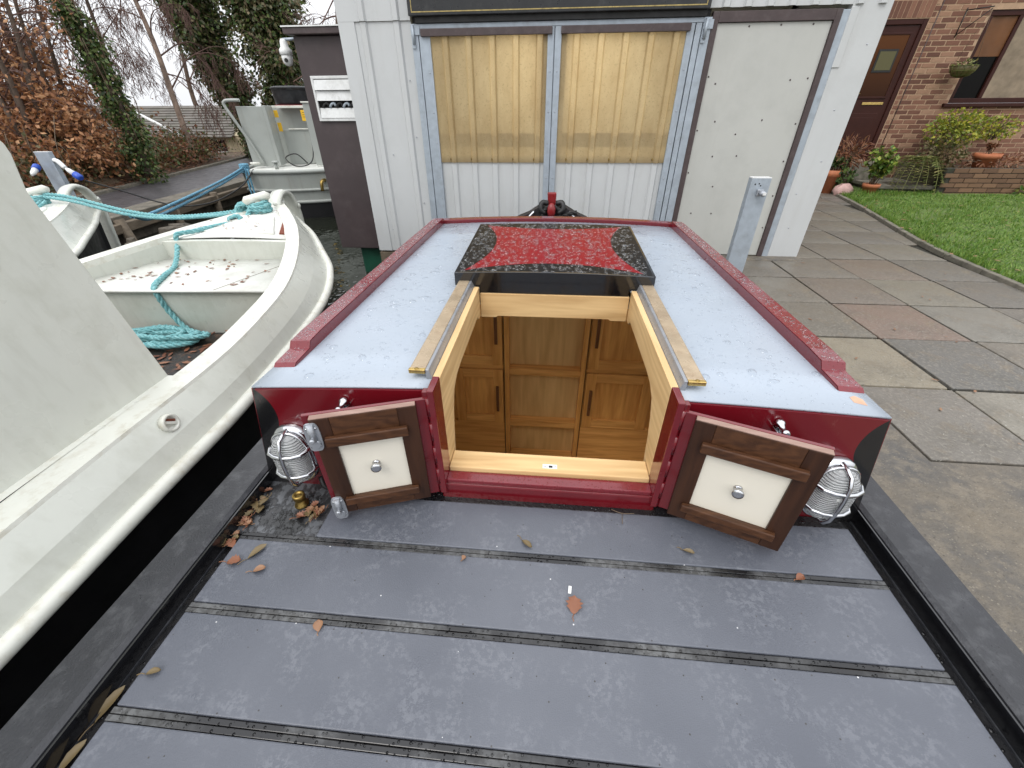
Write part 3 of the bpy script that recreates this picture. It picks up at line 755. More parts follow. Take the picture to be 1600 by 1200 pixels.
_ge = s.node('NewGeometry'); s.l.new(s.math('MULTIPLY', _f.outputs[0], s.math('SUBTRACT', 1.0, _ge.outputs['Backfacing'])), _m.inputs[0]); s.l.new(_t.outputs[0], _m.inputs[1]); s.l.new(_g.outputs[0], _m.inputs[2]); s.l.new(_m.outputs[0], s.n['Material Output'].inputs['Surface'])
M['drop'] = s.m
sp_l = []
for _ in range(1900):
    x, y = random.uniform(HX0+.012, HX1-.012), random.uniform(HY0+.012, HY1-.012)
    sp_l.append((wx(x, y), y, hz(x, y), random.uniform(.003, .0085)*(1.4 if random.random() < .12 else 1), random.uniform(1, 1.35), random.random()*6.28))
o = drops_mb(sp_l).build('hatch_raindrops', 'drop', boat); o['kind'] = 'stuff'
sp_l = []
for _ in range(1500):
    sg_ = random.choice((-1, 1)); y = random.uniform(1.03, 2.9); x = CX+sg_*(rhalf(y)-random.uniform(.008, .064)); hh = .044 if y > 1.13 else .019
    sp_l.append((x, y, rz(x)+hh, random.uniform(.002, .0055), random.uniform(1, 1.5), random.random()*6.28))
o = drops_mb(sp_l).build('rail_raindrops', 'drop', boat); o['kind'] = 'stuff'
sp_l = []
for _ in range(1500):
    y = random.uniform(.93, 2.88); x = CX+random.uniform(-.79, .79)
    if OX0-.1 < x < OX1+.1 and y < 2.5: continue
    r_ = random.uniform(.002, .006) if random.random() < .9 else random.uniform(.008, .014)
    if r_ > .007: sp_l.append((x, y, rz(x)+.0055-r_*.12, r_*1.1, random.uniform(1, 2), random.random()*6.28))
    else: sp_l.append((x, y, rz(x)+.006, r_, random.uniform(1, 1.6), random.random()*6.28))
o = drops_mb(sp_l).build('roof_raindrops', 'drop', boat); o['kind'] = 'stuff'
# raised hand rails round the roof
for sgn in (-1, 1):
    r = MB(); prof = []
    ysr = [1.015, 1.03, 1.115, 1.13, 1.2, 2.0, 2.92]; hs_ = [.004, .016, .020, .040, .044, .044, .044]
    a, b2 = [], []
    cur = [[], [], [], []]
    for y, h in zip(ysr, hs_):
        xo = CX+sgn*(rhalf(y)-.002); xi = CX+sgn*(rhalf(y)-.072)
        cur[0].append((xo, y, rz(xo)-.03)); cur[1].append((xo, y, rz(xo)+h)); cur[2].append((xi, y, rz(xi)+h)); cur[3].append((xi, y, rz(xi)+.003))
    r.loft(cur if sgn > 0 else cur[::-1], smooth=False)
    r.build('hand_rail', 'red_wet', boat, .006, 3)
    f = MB(); f.loft([[(p[0]-sgn*.0015, p[1], p[2]-.002) for p in cur[2]], [(p[0]-sgn*.0015, p[1], p[2]) for p in cur[3]]], smooth=False)
    f.build('rail_inner_face', 'red_gloss', boat)
fr_ = MB(); N_ = 16; xs_ = [CX-.845+1.69*i/N_ for i in range(N_+1)]
fr_.loft([[(x, 2.985, rz(x)-.05) for x in xs_], [(x, 2.985, rz(x)+.030) for x in xs_], [(x, 2.921, rz(x)+.030) for x in xs_], [(x, 2.921, rz(x)-.0) for x in xs_]][::-1], smooth=False)
fr_.build('front_rail', 'red_gloss', boat, .005)
# interior: side linings and floor
il = MB()
for xa, xb in ((CX-.86, CX-.84), (CX+.84, CX+.86)):
    il.box(xa, xb, .95, 2.5, -1.08, .37); yc_ = [.95]+[v for p in WINS for v in p]+[2.5]
    for k in range(0, len(yc_), 2): il.box(xa, xb, yc_[k], yc_[k+1], .3705, .62)
il.build('cabin_lining', 'white_panel', boat)
il = MB(); il.box(CX-.84, CX+.84, .94, 2.5, -1.12, -1.081); il.build('cabin_floor', 'oak', boat)
il = MB(); il.box(CX-.84, CX+.84, .93, .945, -1.08, .26); il.build('aft_lining', 'white_panel', boat)
hl_ = MB(); hl_.box(CX-.84, OX0-.03, .95, 1.70, .60, .608); hl_.box(OX1+.03, CX+.84, .95, 1.70, .60, .608); hl_.box(CX-.84, CX+.84, 1.702, 2.64, .60, .608); hl_.build('bounce_head_lining', 'white_panel', boat)  # head lining added, and all linings white, to bounce daylight inside
# doors
def make_door(hinge, free, tagname, bolts, lip):
    h = Vector((*hinge, 0)); u = (Vector((*free, 0))-h); L = u.length; u.normalize()
    n = Vector((u.y, -u.x, 0))
    if n.y > 0: n = -n
    def P(a, b, z): return h+u*a+n*b+Vector((0, 0, z))
    def slab(a0, a1, b0, b1, z0, z1):
        m = MB(); bt = [P(a0, b0, z0), P(a1, b0, z0), P(a1, b1, z0), P(a0, b1, z0)]; tp = [P(a0, b0, z1), P(a1, b0, z1), P(a1, b1, z1), P(a0, b1, z1)]
        m.hexa(bt, tp); return m
    Z0, Z1 = .298, .672
    d = slab(.006, L, -.006, .006, Z0, Z1).build('door', 'red_gloss', boat, .002)
    d['label'] = tagname
    def sub(nm, mat, bev=.002, *k):
        o = slab(*k).build(nm, mat, None, bev); child(o, d); return o
    w0, w1 = .034, L-lip
    za, zb = Z0+.006, Z1-.004
    st = .050
    sub('stile', 'walnut', .002, w0, w0+st, .0065, .026, za, zb)
    sub('stile', 'walnut', .002, w1-st, w1, .0065, .026, za, zb)
    sub('top_rail', 'walnut_x', .002, w0+st, w1-st, .0065, .0255, zb-.076, zb)
    sub('bottom_rail', 'walnut_x', .002, w0+st, w1-st, .0065, .0255, za, za+.064)
    sub('top_edge_sheen', 'walnut_sheen', .001, w0+.001, w1-.001, .0068, .0255, zb+.0002, zb+.0035)  # thin strip painted pale as the sheen along the door top
    sub('white_panel', 'white_panel', .001, w0+st-.012, w1-st+.012, .0066, .0175, za+.062, zb-.073)
    sub('batten', 'walnut_x', .003, w0+st-.020, w1-st+.022, .026, .042, zb-.088, zb-.058)
    sub('batten', 'walnut_x', .003, w0+st-.020, w1-st+.022, .026, .042, za+.044, za+.069)
    kc = P((w0+w1)/2, .0176, (za+zb)/2-.006)
    k = MB(); k.lathe([(.0115, 0), (.010, .003), (.0062, .007), (.0062, .013), (.0145, .018), (.0158, .022), (.014, .026), (.008, .0275)], kc, n, 20)
    o = k.build('knob', 'chrome'); child(o, d)
    if bolts:
        for zc in (Z1-.058, Z0+.034):
            a0 = L-.047; b = MB(); pts = []
            for q in range(24):
                an = 2*math.pi*q/24
                cxq, czq = math.cos(an), math.sin(an)
                ex = .019*(abs(cxq)**.5)*(1 if cxq > 0 else -1); ez = .047*(abs(czq)**.6)*(1 if czq > 0 else -1)
                pts.append(P(a0+.025+ex, .0262, zc+ez))
            b.prism(pts, n*.004); o = b.build('bolt_plate', 'zinc'); child(o, d)
            b = MB(); b.tube([P(a0+.025, .034, zc-.008), P(a0+.025, .034, zc+.044)], .0085, 10)
            b.lathe([(.014, 0), (.014, .003), (.012, .005)], P(a0+.025, .0305, zc-.022), n, 16)
            b.tube([P(a0+.025, .034, zc+.004), P(a0+.025, .052, zc+.004)], .0045, 8); b.lathe([(.007, 0), (.007, .006), (.004, .008)], P(a0+.025, .048, zc+.004), n, 12)
            o = b.build('bolt', 'zinc'); child(o, d)
            for da, dz in ((-.011, .03), (.011, .03), (-.011, -.03), (.011, -.03)):
                b = MB(); b.lathe([(.004, 0), (.0035, .0015), (.0015, .0025)], P(a0+.025+da, .0302, zc+dz), n, 8); o = b.build('screw_head', 'chrome'); child(o, d)
    return d
make_door((-.318, .885), (-.628, .782), 'open left cabin door, dark wood with white panel and two bolts', True, .020)
make_door((.368, .885), (.680, .765), 'open right cabin door, dark wood with white panel and knob', False, .002)
# bulkhead lights
def lamp(cx, cz, label):
    base = MB(); n = 28; a, b_ = .058, .098
    def se(v): return math.copysign(abs(v)**.78, v)
    def ell(s_, dy): return [(cx+a*s_*se(math.cos(2*math.pi*k/n)), BY-.002-dy, cz+b_*s_*se(math.sin(2*math.pi*k/n))) for k in range(n)]
    rings = [ell(1.10, 0), ell(1.10, .018), ell(1.0, .026), ell(.98, .026)]
    base.loft([r+[r[0]] for r in rings], smooth=True); base.add(rings[-1], [tuple(range(n))])
    lo_ = base.build('bulkhead_light', 'chrome', boat); lo_['label'] = label
    gl = MB(); rg = [ell(.95, .022), ell(.95, .042), ell(.90, .056), ell(.76, .068), ell(.5, .075), ell(.1, .077)]
    gl.loft([r+[r[0]] for r in rg]); gl.add(rg[-1], [tuple(range(n))]); o = gl.build('lamp_glass', 'lamp_glass'); child(o, lo_)
    bl = MB(); bl.lathe([(.012, 0), (.022, .02), (.026, .045), (.018, .07), (.004, .078)], (cx, BY-.055, cz-.03), (0, 0, 1), 14); o = bl.build('bulb', 'white_plastic'); child(o, lo_)
    cg = MB()
    cg.tube([(cx, BY-.002-d, cz+s_*b_) for s_, d in ((1.02, .02), (1.01, .045), (.93, .068), (.66, .082), (.2, .087), (-.2, .087), (-.66, .082), (-.93, .068), (-1.01, .045), (-1.02, .02))], .0060, 8)
    for q in (-.42, .42):
        e = math.sqrt(1-q*q)**.6
        cg.tube([(cx+s_*a*e*1.04, BY-.002-d, cz+q*b_) for s_, d in ((1.08, .02), (1.02, .048), (.85, .068), (.45, .080), (0, .084), (-.45, .080), (-.85, .068), (-1.02, .048), (-1.08, .02))], .0060, 8)
    cg.tube([p for p in ell(1.0, .035)]+[ell(1.0, .035)[0]], .0045, 8, caps=False)
    o = cg.build('guard', 'chrome'); child(o, lo_)
    for q in (-1, 1):
        t_ = MB(); t_.tube([(cx+q*a*1.0, BY-.014, cz-.01), (cx+q*a*1.36, BY-.012, cz-.012), (cx+q*a*1.42, BY-.012, cz-.002), (cx+q*a*1.36, BY-.012, cz+.012), (cx+q*a*1.0, BY-.014, cz+.012)], .0045, 8)
        o = t_.build('lug', 'chrome'); child(o, lo_)
    cb = MB(); cb.tube(spline([(cx+.05*(1 if cx < 0 else -1), BY-.02, cz-.10), (cx+.065*(1 if cx < 0 else -1), BY-.035, cz-.13), (cx+.085*(1 if cx < 0 else -1), BY-.02, cz-.145), (cx+.09*(1 if cx < 0 else -1), BY+.005, cz-.13)], 12), .008, 8)
    o = cb.build('cable', 'rubber'); child(o, lo_)
lamp(-.772, .425, 'chrome caged bulkhead light left of the hatch')
lamp(.826, .418, 'chrome caged bulkhead light right of the hatch')
for x in (-.572, .628):                                     # spring clips holding the doors
    k = MB(); k.lathe([(.013, 0), (.013, .012), (.008, .018), (.006, .034), (.011, .042), (.009, .05)], (x, BY-.001, .634), (0, -1, -.1), 14)
    k.box(x-.012, x+.012, BY-.03, BY-.001, .606, .62); k.build('door_catch', 'chrome', boat, .002)
# brass filler cap
fc = MB(); fc.lathe([(.022, 0), (.022, .005), (.017, .008), (.0165, .020), (.0145, .023), (.0145, .027), (.018, .030), (.019, .045), (.0165, .048), (.010, .048), (.009, .043)], (-.768, .818, .263), n=22)
fc.build('filler_cap', 'brass_old', boat)
# covered gear on the bow
bc = MB(); prof = [(-.38, .30), (-.31, .535), (-.20, .578), (-.10, .64), (.10, .64), (.2, .585), (.32, .535), (.39, .30)]
bc.loft([[(x, 3.72, z) for x, z in prof], [(x*.97, 3.80, z+.012) for x, z in prof], [(x*.8, 4.02, z-.03) for x, z in prof], [(x*.5, 4.12, z-.2) for x, z in prof]][::-1], smooth=False)
bc.add([(x, 3.72, z) for x, z in prof], [tuple(range(len(prof)))])
bow = bc.build('bow_cover', 'canvas', boat, .012)
for sg in (-1, 1):
    k = MB(); k.tube(spline([(sg*.035, 3.72, .665), (sg*.085, 3.71, .67), (sg*.092, 3.69, .62), (sg*.05, 3.69, .59)], 10), .022, 8); k.build('cover_lug', 'rubber', bow)
    k = MB(); k.tube(spline([(sg*.15, 3.715, .60), (sg*.20, 3.70, .545), (sg*.225, 3.70, .49)], 8), .012, 6); k.build('strap_buckle', 'chrome', bow)
rr = MB(); rope_mb(rr, [(.06+.0, 3.69, .56), (.0, 3.67, .53), (-.07, 3.69, .56), (-.06, 3.69, .62), (0, 3.69, .645), (.07, 3.69, .61), (.06, 3.69, .56), (.14, 3.70, .585), (.21, 3.70, .60)], .017, fine=60); rr.build('cover_rope', 'black_rope', bow)
k = MB(); k.hexa([(-.036, 3.74, .62), (.028, 3.74, .62), (.028, 3.79, .62), (-.036, 3.79, .62)], [(-.042, 3.735, .742), (.034, 3.735, .742), (.034, 3.79, .742), (-.042, 3.79, .742)]); k.build('stem_post', 'tool_red', boat, .008)
k = MB(); k.lathe([(.010, 0), (.026, .012), (.034, .04), (.033, .075), (.022, .10), (.008, .112)], (-.004, 3.665, .565), (0, 0, 1), 14); k.build('red_fender', 'tool_red', boat)

# oak cupboard inside the cabin
cup = thing('oak_cupboard', 'built-in oak cupboard with open shelves seen down through the hatch', 'cupboard', (CX, 2.5, -1.08))
YC = 2.45
def cb_box(nm, mat, x0, x1, y0, y1, z0, z1, par=None, bev=.002): return MB().box(x0, x1, y0, y1, z0, z1).build(nm, mat, par or cup, bev)
cb_box('back_panel', 'oak_back', -.33, .33, YC+.0605, YC+.07, -1.08, .60)
for x in (-.283, .25): cb_box('post', 'oak_dark', x, x+.034, YC-.014, YC+.06, -1.08, .60)
for x in (-.2885, .2845): cb_box('gap_shade_strip', 'rubber', x, x+.005, YC+.002, YC+.06, -1.08, .60)  # solid black strips, the shade of the gaps put in as colour
for z in (-.245, -.715, -1.06): cb_box('shelf', 'oak_dark_x', -.2485, .2495, YC-.010, YC+.06, z, z+.05)
for sg in (-1, 1):
    xi = -.289 if sg < 0 else .290; xo = CX+sg*.84
    a, b_ = sorted((xi, xo))
    cb_box('carcass', 'oak_dark', a, b_, YC+.022, YC+.06, -1.08, .60)
    cb_box('plinth', 'oak_dark_x', a+.002, b_-.002, YC+.0, YC+.0215, -1.08, -.70)
    cb_box('mid_rail', 'oak_dark_x', a+.002, b_-.002, YC-.001, YC+.0215, -.205, -.178)
    for z0, z1 in ((-.69, -.21), (-.172, .36)):
        d0, d1 = (a+.16, b_-.006) if sg < 0 else (a+.006, b_-.10)
        dr = cb_box('cupboard_door', 'oak_dark', d0, d1, YC+.006, YC+.0212, z0, z1)
        fw = .072
        cb_box('door_stile', 'oak_dark', d0, d0+fw, YC-.014, YC+.0058, z0, z1, dr); cb_box('door_stile', 'oak_dark', d1-fw, d1, YC-.014, YC+.0058, z0, z1, dr)
        cb_box('door_rail', 'oak_dark_x', d0+fw, d1-fw, YC-.0135, YC+.0058, z0, z0+fw, dr); cb_box('door_rail', 'oak_dark_x', d0+fw, d1-fw, YC-.0135, YC+.0058, z1-fw, z1, dr)
        xh = d1-.04 if sg < 0 else d0+.04; zc = (z0+z1)/2 if z0 < -.3 else .12
        h_ = MB(); h_.tube([(xh, YC-.014, zc-.085), (xh, YC-.034, zc-.085), (xh, YC-.036, zc), (xh, YC-.034, zc+.085), (xh, YC-.014, zc+.085)], .0085, 8); h_.box(xh-.01, xh+.01, YC-.042, YC-.026, zc-.11, zc+.11)
        h_.build('handle', 'handle_wood', dr, .002)

# ================================================================== CREAM NARROWBOATS ON THE LEFT
STRAKE = [(-1.20, -1.4, .255), (-1.255, 0, .255), (-1.29, .80, .26), (-1.305, 1.37, .275), (-1.45, 2.32, .29), (-1.633, 2.86, .33), (-1.87, 3.23, .37), (-2.14, 3.61, .41), (-2.36, 3.86, .43), (-2.50, 4.03, .445)]
GUN = [(-1.29, -1.4, .42), (-1.34, 0, .42), (-1.385, .8, .425), (-1.40, 1.37, .43), (-1.43, 1.73, .45), (-1.53, 2.19, .47), (-1.72, 2.68, .505), (-1.98, 3.18, .55), (-2.24, 3.56, .585), (-2.46, 3.84, .62)]
def cl(y): return -2.33-.07*(y-1.37)
STEM = Vector((-2.52, 4.05, 0))
def mirror(p):
    # reflect about the centre line through (cl(1.37),1.37) with slope -.07
    d = Vector((-.07, 1, 0)).normalized(); o = Vector((-2.33, 1.37, 0)); q = Vector(p)-o; q2 = Vector((q.x, q.y, 0))
    par = d*q2.dot(d); per = q2-par
    r = o+par-per; return (r.x, r.y, p[2])
def inset(p, k):
    d = Vector((cl(p[1])-p[0], 0, 0)); l = d.length; d = d*(min(k, l)/l) if l > 1e-6 else d
    return (p[0]+d.x, p[1]-.02*(1 if p[1] > 3 else 0), p[2])
def make_cream_boat(label, off, details=True):
    bt = thing('cream_narrowboat', label, 'boat', (-2.33+off[0], 1.4+off[1], WZ), 'cream narrowboats moored side by side')
    def T(p): return (p[0]+off[0], p[1]+off[1], p[2]+(off[2] if len(off) > 2 else 0))
    N = 44
    S = [tuple(p) for p in spline(STRAKE, N)]; G = [tuple(p) for p in spline(GUN, N)]
    for side in (1, -1):
        f = (lambda p: T(p)) if side > 0 else (lambda p: T(mirror(p)))
        fl = (lambda c: c) if side > 0 else (lambda c: c[::-1])
        mid = [(s[0]*.48+g_[0]*.52+.012, s[1]*.48+g_[1]*.52, s[2]*.48+g_[2]*.52) for s, g_ in zip(S, G)]
        m = MB(); m.loft(fl([[f(p) for p in S], [f((p[0], p[1], p[2])) for p in mid]]), True); m.loft(fl([[f(p) for p in mid], [f((p[0], p[1], p[2])) for p in G]]), True)
        m.build('hull_side', 'cream', bt)
        m = MB(); m.tube([f((s[0]+.004, s[1], s[2])) for s in S], .026, 10); m.build('rubbing_strake', 'cream_band', bt)
        low = [(inset(s, .05)[0], s[1]-.02, s[2]-.02) for s in S]; bot = [(inset(s, .12)[0], s[1]-.05-.1*max(0, s[1]-3), -.55) for s in S]
        m = MB(); m.loft(fl([[f(p) for p in bot], [f(p) for p in low]])); m.build('lower_hull', 'hull_black', bt)
        # gunwale cap with rounded edge
        wdt = .105
        m = MB(); lim = N
        a0 = [f(p) for p in G]; a1 = [f((p[0]-.004, p[1], p[2]+.012)) for p in G]; a2 = [f((inset(p, wdt)[0], inset(p, wdt)[1], p[2]+.012)) for p in G]; a3 = [f((inset(p, wdt+.004)[0], inset(p, wdt)[1], p[2]-.03)) for p in G]
        
        strips = fl([a0, a1, a2, a3])
        for k in range(3): m.loft(strips[k:k+2], True)
        m.build('gunwale', 'cream_band', bt)
        # inner side of the well
        k0 = next(i for i, p in enumerate(G) if p[1] > .9); k1 = next(i for i, p in enumerate(G) if p[1] > 3.0)
        m = MB(); m.loft(fl([[f((inset(p, wdt+.004)[0], p[1], p[2]-.028)) for p in G[k0:k1]], [f((inset(p, wdt+.02)[0], p[1], .06)) for p in G[k0:k1]]])); m.build('well_side', 'cream', bt)
    def hw(y, k):    # starboard inner X of the gunwale at y
        for a, b in zip(G[:-1], G[1:]):
            if a[1] <= y <= b[1]:
                t = (y-a[1])/max(1e-6, b[1]-a[1]); p = tuple(a[i]+(b[i]-a[i])*t for i in range(3)); return inset(p, k)[0]
        return cl(y)
    def both(y, k, z): x = hw(y, k); return (x, y, z), mirror((x, y, z))
    # well floor, locker, fore deck
    a, am = both(1.0, .12, .09); b, bm = both(2.32, .12, .09)
    m = MB(); m.add([T(p) for p in (am, a, b, bm)], [(0, 1, 2, 3)]); m.build('well_floor', 'leafmat', bt)
    yl = [2.30, 2.5, 2.75, 2.98]
    ls, lp = [both(y, .10, .385)[0] for y in yl], [both(y, .10, .385)[1] for y in yl]
    m = MB(); m.loft([[T(p) for p in ls], [T(p) for p in lp]][::-1]); 
    lt = m.build('locker_top', 'cream_deck', bt, solid=.012)
    x0 = ls[0]; x1 = lp[0]
    m = MB(); m.add([T(p) for p in ((x1[0], x1[1]+.03, .379), (x0[0], x0[1]+.03, .379), (x0[0], x0[1]+.05, .07), (x1[0], x1[1]+.05, .07))], [(3, 2, 1, 0)]); m.build('locker_front', 'cream', bt, solid=.01)
    gx = hw(2.3, .12)-.42
    m = MB(); m.add([T(p) for p in ((gx-.003, 2.285, .3925), (gx+.003, 2.285, .3925), (gx+.20, 2.9, .3925), (gx+.194, 2.9, .3925))], [(0, 1, 2, 3)]); m.build('lid_joint', 'timber_old', bt)
    m = MB(); p0, p1 = both(2.97, .05, .375)
    nn = 14; arc = [(p1[0]+(p0[0]-p1[0])*i/nn, p1[1]+(p0[1]-p1[1])*i/nn-.05*math.sin(math.pi*i/nn), .512+.022*math.sin(math.pi*i/nn)) for i in range(nn+1)]
    m.loft([[T((q[0], q[1], .37)) for q in arc], [T(q) for q in arc], [T((q[0], q[1]+.045, q[2])) for q in arc], [T((q[0], q[1]+.05, .40)) for q in arc]][::-1], smooth=False); m.build('deck_riser', 'cream', bt, .004)
    m = MB(); yf = [3.0, 3.2, 3.4, 3.6, 3.75, 3.86]
    zf = lambda y: .518+.105*(y-3.0)
    cc = []
    for k in (0, .25, .5, .75, 1):
        row = []
        for y in yf:
            s_, p_ = both(y, .05, zf(y)); row.append(T((p_[0]+(s_[0]-p_[0])*k, p_[1]+(s_[1]-p_[1])*k, zf(y)+.02*math.sin(math.pi*k))))
        cc.append(row)
    m.loft(cc[::1]); m.build('fore_deck', 'cream_deck', bt, solid=.01)
    # fore deck hatch lid and drain slot
    m = MB(); q = [(cl(3.06)-.44, 3.07), (cl(3.06)+.34, 3.05), (cl(3.5)+.16, 3.43), (cl(3.5)-.2, 3.45)]
    m.hexa([T((x, y, zf(y)+.012)) for x, y in q], [T((x, y, zf(y)+.034)) for x, y in q]); m.build('deck_lid', 'cream_deck', bt, .006)
    m = MB(); q = [(cl(3.06)+.37, 3.07), (cl(3.06)+.425, 3.075), (cl(3.3)+.31, 3.32), (cl(3.3)+.275, 3.33)]
    m.hexa([T((x, y, zf(y)+.0)) for x, y in q], [T((x, y, zf(y)+.0215)) for x, y in q]); m.build('drain_slot', 'rust', bt)
    # stem post and arch
    arcp = spline([(cl(3.72), 3.74, .60), (cl(3.8), 3.80, .665), (cl(3.9), 3.89, .70), (cl(4), 3.99, .67), (cl(4.05), 4.05, .57), (cl(4.07), 4.075, .45), (cl(4.05), 4.05, .25), (cl(4), 3.95, -.5)], 30)
    m = MB(); hwid = .055
    m.loft([[T((p.x-hwid, p.y, p.z)) for p in arcp], [T((p.x, p.y+.012, p.z+.012)) for p in arcp], [T((p.x+hwid, p.y, p.z)) for p in arcp]], True); m.build('stem', 'cream', bt, solid=.03)
    m = MB(); m.lathe([(.02, 0), (.024, .012), (.012, .02)], T((cl(4.05)+.06, 4.05, .56)), (1, .4, 0), 12); m.build('stem_stud', 'cream', bt)
    m = MB(); m.lathe([(.016, 0), (.02, .01), (.008, .02)], T((cl(3.95)+.05, 3.70, .63)), (.4, -.3, 1), 12); m.build('deck_stud', 'cream', bt)
    # mooring dolly
    sx, sy, sz = T((cl(3.55)-.03, 3.56, .575))
    m = MB(); m.tube([(sx, sy, sz-.02), (sx, sy, sz+.11)], .035, 14); m.tube([(sx-.085, sy-.06, sz+.105), (sx-.07, sy-.05, sz+.12), (sx+.06, sy+.045, sz+.15), (sx+.085, sy+.06, sz+.145)], [.02, .036, .036, .02], 14); m.build('mooring_dolly', 'cream_band', bt)
    # cabin
    if details:
        for side in (1, -1):
            f = (lambda p: T(p)) if side > 0 else (lambda p: T(mirror(p)))
            prof = [(1.262, .425), (1.268, 1.12), (1.286, 1.173), (1.303, 1.222), (1.305, 1.25), (1.292, 1.28), (1.26, 1.303), (1.2, 1.318), (.6, 1.325), (-1.4, 1.325), (-1.4, .425)]
            m = MB(); poly = [f((-1.522-.138*(z-.43)/.7+.028*(1.3-y)*.6, y, z)) for y, z in prof]
            m.prism(poly if side < 0 else poly[::-1], (-.012*side, 0, 0)); m.build('cabin_side', 'cream', bt, .003)
        m = MB(); pa = [T((-1.66, y, 1.318)) for y in (1.1, -1.4)]; pb = [T(mirror((-1.66, y, 1.318))) for y in (1.1, -1.4)]
        pc = [tuple((Vector(a)+Vector(b))/2+Vector((0, 0, .05))) for a, b in zip(pa, pb)]
        m.loft([pa, pc, pb]); m.build('cabin_roof', 'boat_grey', bt, solid=.01)
        m = MB(); m.add([T((-1.56, 1.05, .42)), T((-1.66, 1.05, 1.31)), T(mirror((-1.66, 1.05, 1.31))), T(mirror((-1.56, 1.05, .42)))], [(0, 1, 2, 3)]); m.build('cabin_front', 'cream', bt, solid=.01)
        m = MB()
        m.add([T((-1.50, 1.262, .4395)), T((-1.53, 1.262, .4395)), T((-1.46, -1.4, .435)), T((-1.42, -1.4, .435))], [(0, 1, 2, 3)])
        m.build('gunwale_seam', 'cream_band', bt)
        # hull vent with slotted plug
        vc = Vector((-1.352, 1.035, .388)); vn = Vector((1, .03, .22)).normalized()
        m = MB(); m.lathe([(.034, -.012), (.034, .006), (.031, .011), (.025, .011), (.022, .004), (.021, -.002)], vc, vn, 26); v = m.build('hull_vent', 'cream_band', bt)
        m = MB(); ax = vn.cross(Vector((0, 0, 1))).normalized(); up_ = vn.cross(ax).normalized(); d1 = (ax*.8+up_*-.6).normalized(); d2 = vn.cross(d1)
        m.hexa([vc+d1*a*.024+d2*b*.005-vn*.002 for a, b in ((-1, -1), (1, -1), (1, 1), (-1, 1))], [vc+d1*a*.024+d2*b*.005+vn*.008 for a, b in ((-1, -1), (1, -1), (1, 1), (-1, 1))]); m.build('vent_bar', 'cream_band', v)
        m = MB(); m.hexa([vc+d1*a*.020+d2*(b*.005-.011)-vn*.003 for a, b in ((-1, -1), (1, -1), (1, 1), (-1, 1))], [vc+d1*a*.018+d2*(b*.004-.011)+vn*.0045 for a, b in ((-1, -1), (1, -1), (1, 1), (-1, 1))]); m.build('vent_slot_shade', 'rust', v)  # brownish shadow inside the slot, painted as its colour
    return bt
make_cream_boat('cream narrowboat in the left foreground with tall cabin side and open well', (0, 0, 0))
make_cream_boat('cream bow of the farther narrowboat at the left edge under teal ropes', (-2.35, .22, 0), False)
# leaves scattered over the cream decks
ll = MB()
def litter(mb, x, y, z, s_):
    a = random.random()*6.283; ca, sa = math.cos(a), math.sin(a)
    pts = [(-1, 0, 0), (-.3, .38, .15), (.6, .3, .05), (1, 0, .2), (.5, -.34, .1), (-.4, -.3, 0)]
    mb.add([(x+(p[0]*ca-p[1]*sa)*s_, y+(p[0]*sa+p[1]*ca)*s_, z+.002+p[2]*s_*.35) for p in pts], [tuple(range(6))])
for _ in range(75): litter(ll, random.uniform(-3.0, -1.95), random.uniform(2.36, 2.93), .393, random.uniform(.009, .026))
for _ in range(60):
    y = random.uniform(3.05, 3.6); litter(ll, cl(y)+random.uniform(-.5, .3)*(4.0-y), y, .518+.105*(y-3)+.04, random.uniform(.008, .022))
for _ in range(260): litter(ll, random.uniform(-2.95, -1.75), random.uniform(1.5, 2.33), .095, random.uniform(.015, .035))
tag(ll.build('leaf_litter', 'fallen_c'), 'small brown leaves scattered over the cream boat decks', 'leaves', kind='stuff')

# ropes
rp = MB()
rope_mb(rp, [(-2.545, 3.58, .70), (-2.56, 3.50, .64), (-2.57, 3.42, .575), (-2.60, 3.325, .565), (-2.66, 3.15, .57), (-2.728, 3.02, .565), (-2.80, 2.93, .56), (-2.80, 2.90, .50), (-2.70, 2.70, .405), (-2.60, 2.48, .402), (-2.52, 2.31, .402), (-2.485, 2.262, .37), (-2.465, 2.265, .25), (-2.40, 2.25, .15), (-2.30, 2.22, .115), (-2.22, 2.18, .115)], .017)
for k in range(4):                                            # knot half way and turns round the dolly
    c0 = Vector((-2.60, 3.33, .57)); a = k*.8
    rope_mb(rp, [c0+Vector((.04*math.cos(t*1.05+a), .03*math.sin(t*1.05+a*1.7), .03*math.sin(t*1.05+a)+.01)) for t in range(7)], .014, fine=22)
co = Vector((-2.45, 2.12, .105))
for k in range(9):
    rx, ry = random.uniform(.14, .31), random.uniform(.05, .13); ph = random.random()*6; dz = .005*k
    rope_mb(rp, [co+Vector((rx*math.cos(t*math.pi/4+ph)+random.uniform(-.015, .015), ry*math.sin(t*math.pi/4+ph)+random.uniform(-.015, .015), dz+random.uniform(0, .025))) for t in range(9)], .0155, fine=70)
tag(rp.build('teal_rope', 'teal_rope'), 'teal rope running from the cream bow down to a coil in its well', 'rope')
mr = MB()
sx, sy, sz = cl(3.55)-.03, 3.56, .575
for k in range(7):
    r_ = .055+.008*(k % 3); z = sz+.012+.014*k
    rope_mb(mr, [(sx+r_*1.25*math.cos(t*math.pi/4), sy+r_*math.sin(t*math.pi/4), z+.01*math.sin(t+k)) for t in range(9)], .016, fine=44)
for k in range(9):
    c0 = Vector((sx-.20+.025*k, sy+.02, sz+.05)); rope_mb(mr, [c0+Vector((.035*math.cos(t*1.05+k), .04*math.sin(t*1.05+k*2), .035*math.sin(t*1.05+k)+.0)) for t in range(7)], .013, fine=20)
s2 = (sx-2.35, sy+.22, sz+.06)
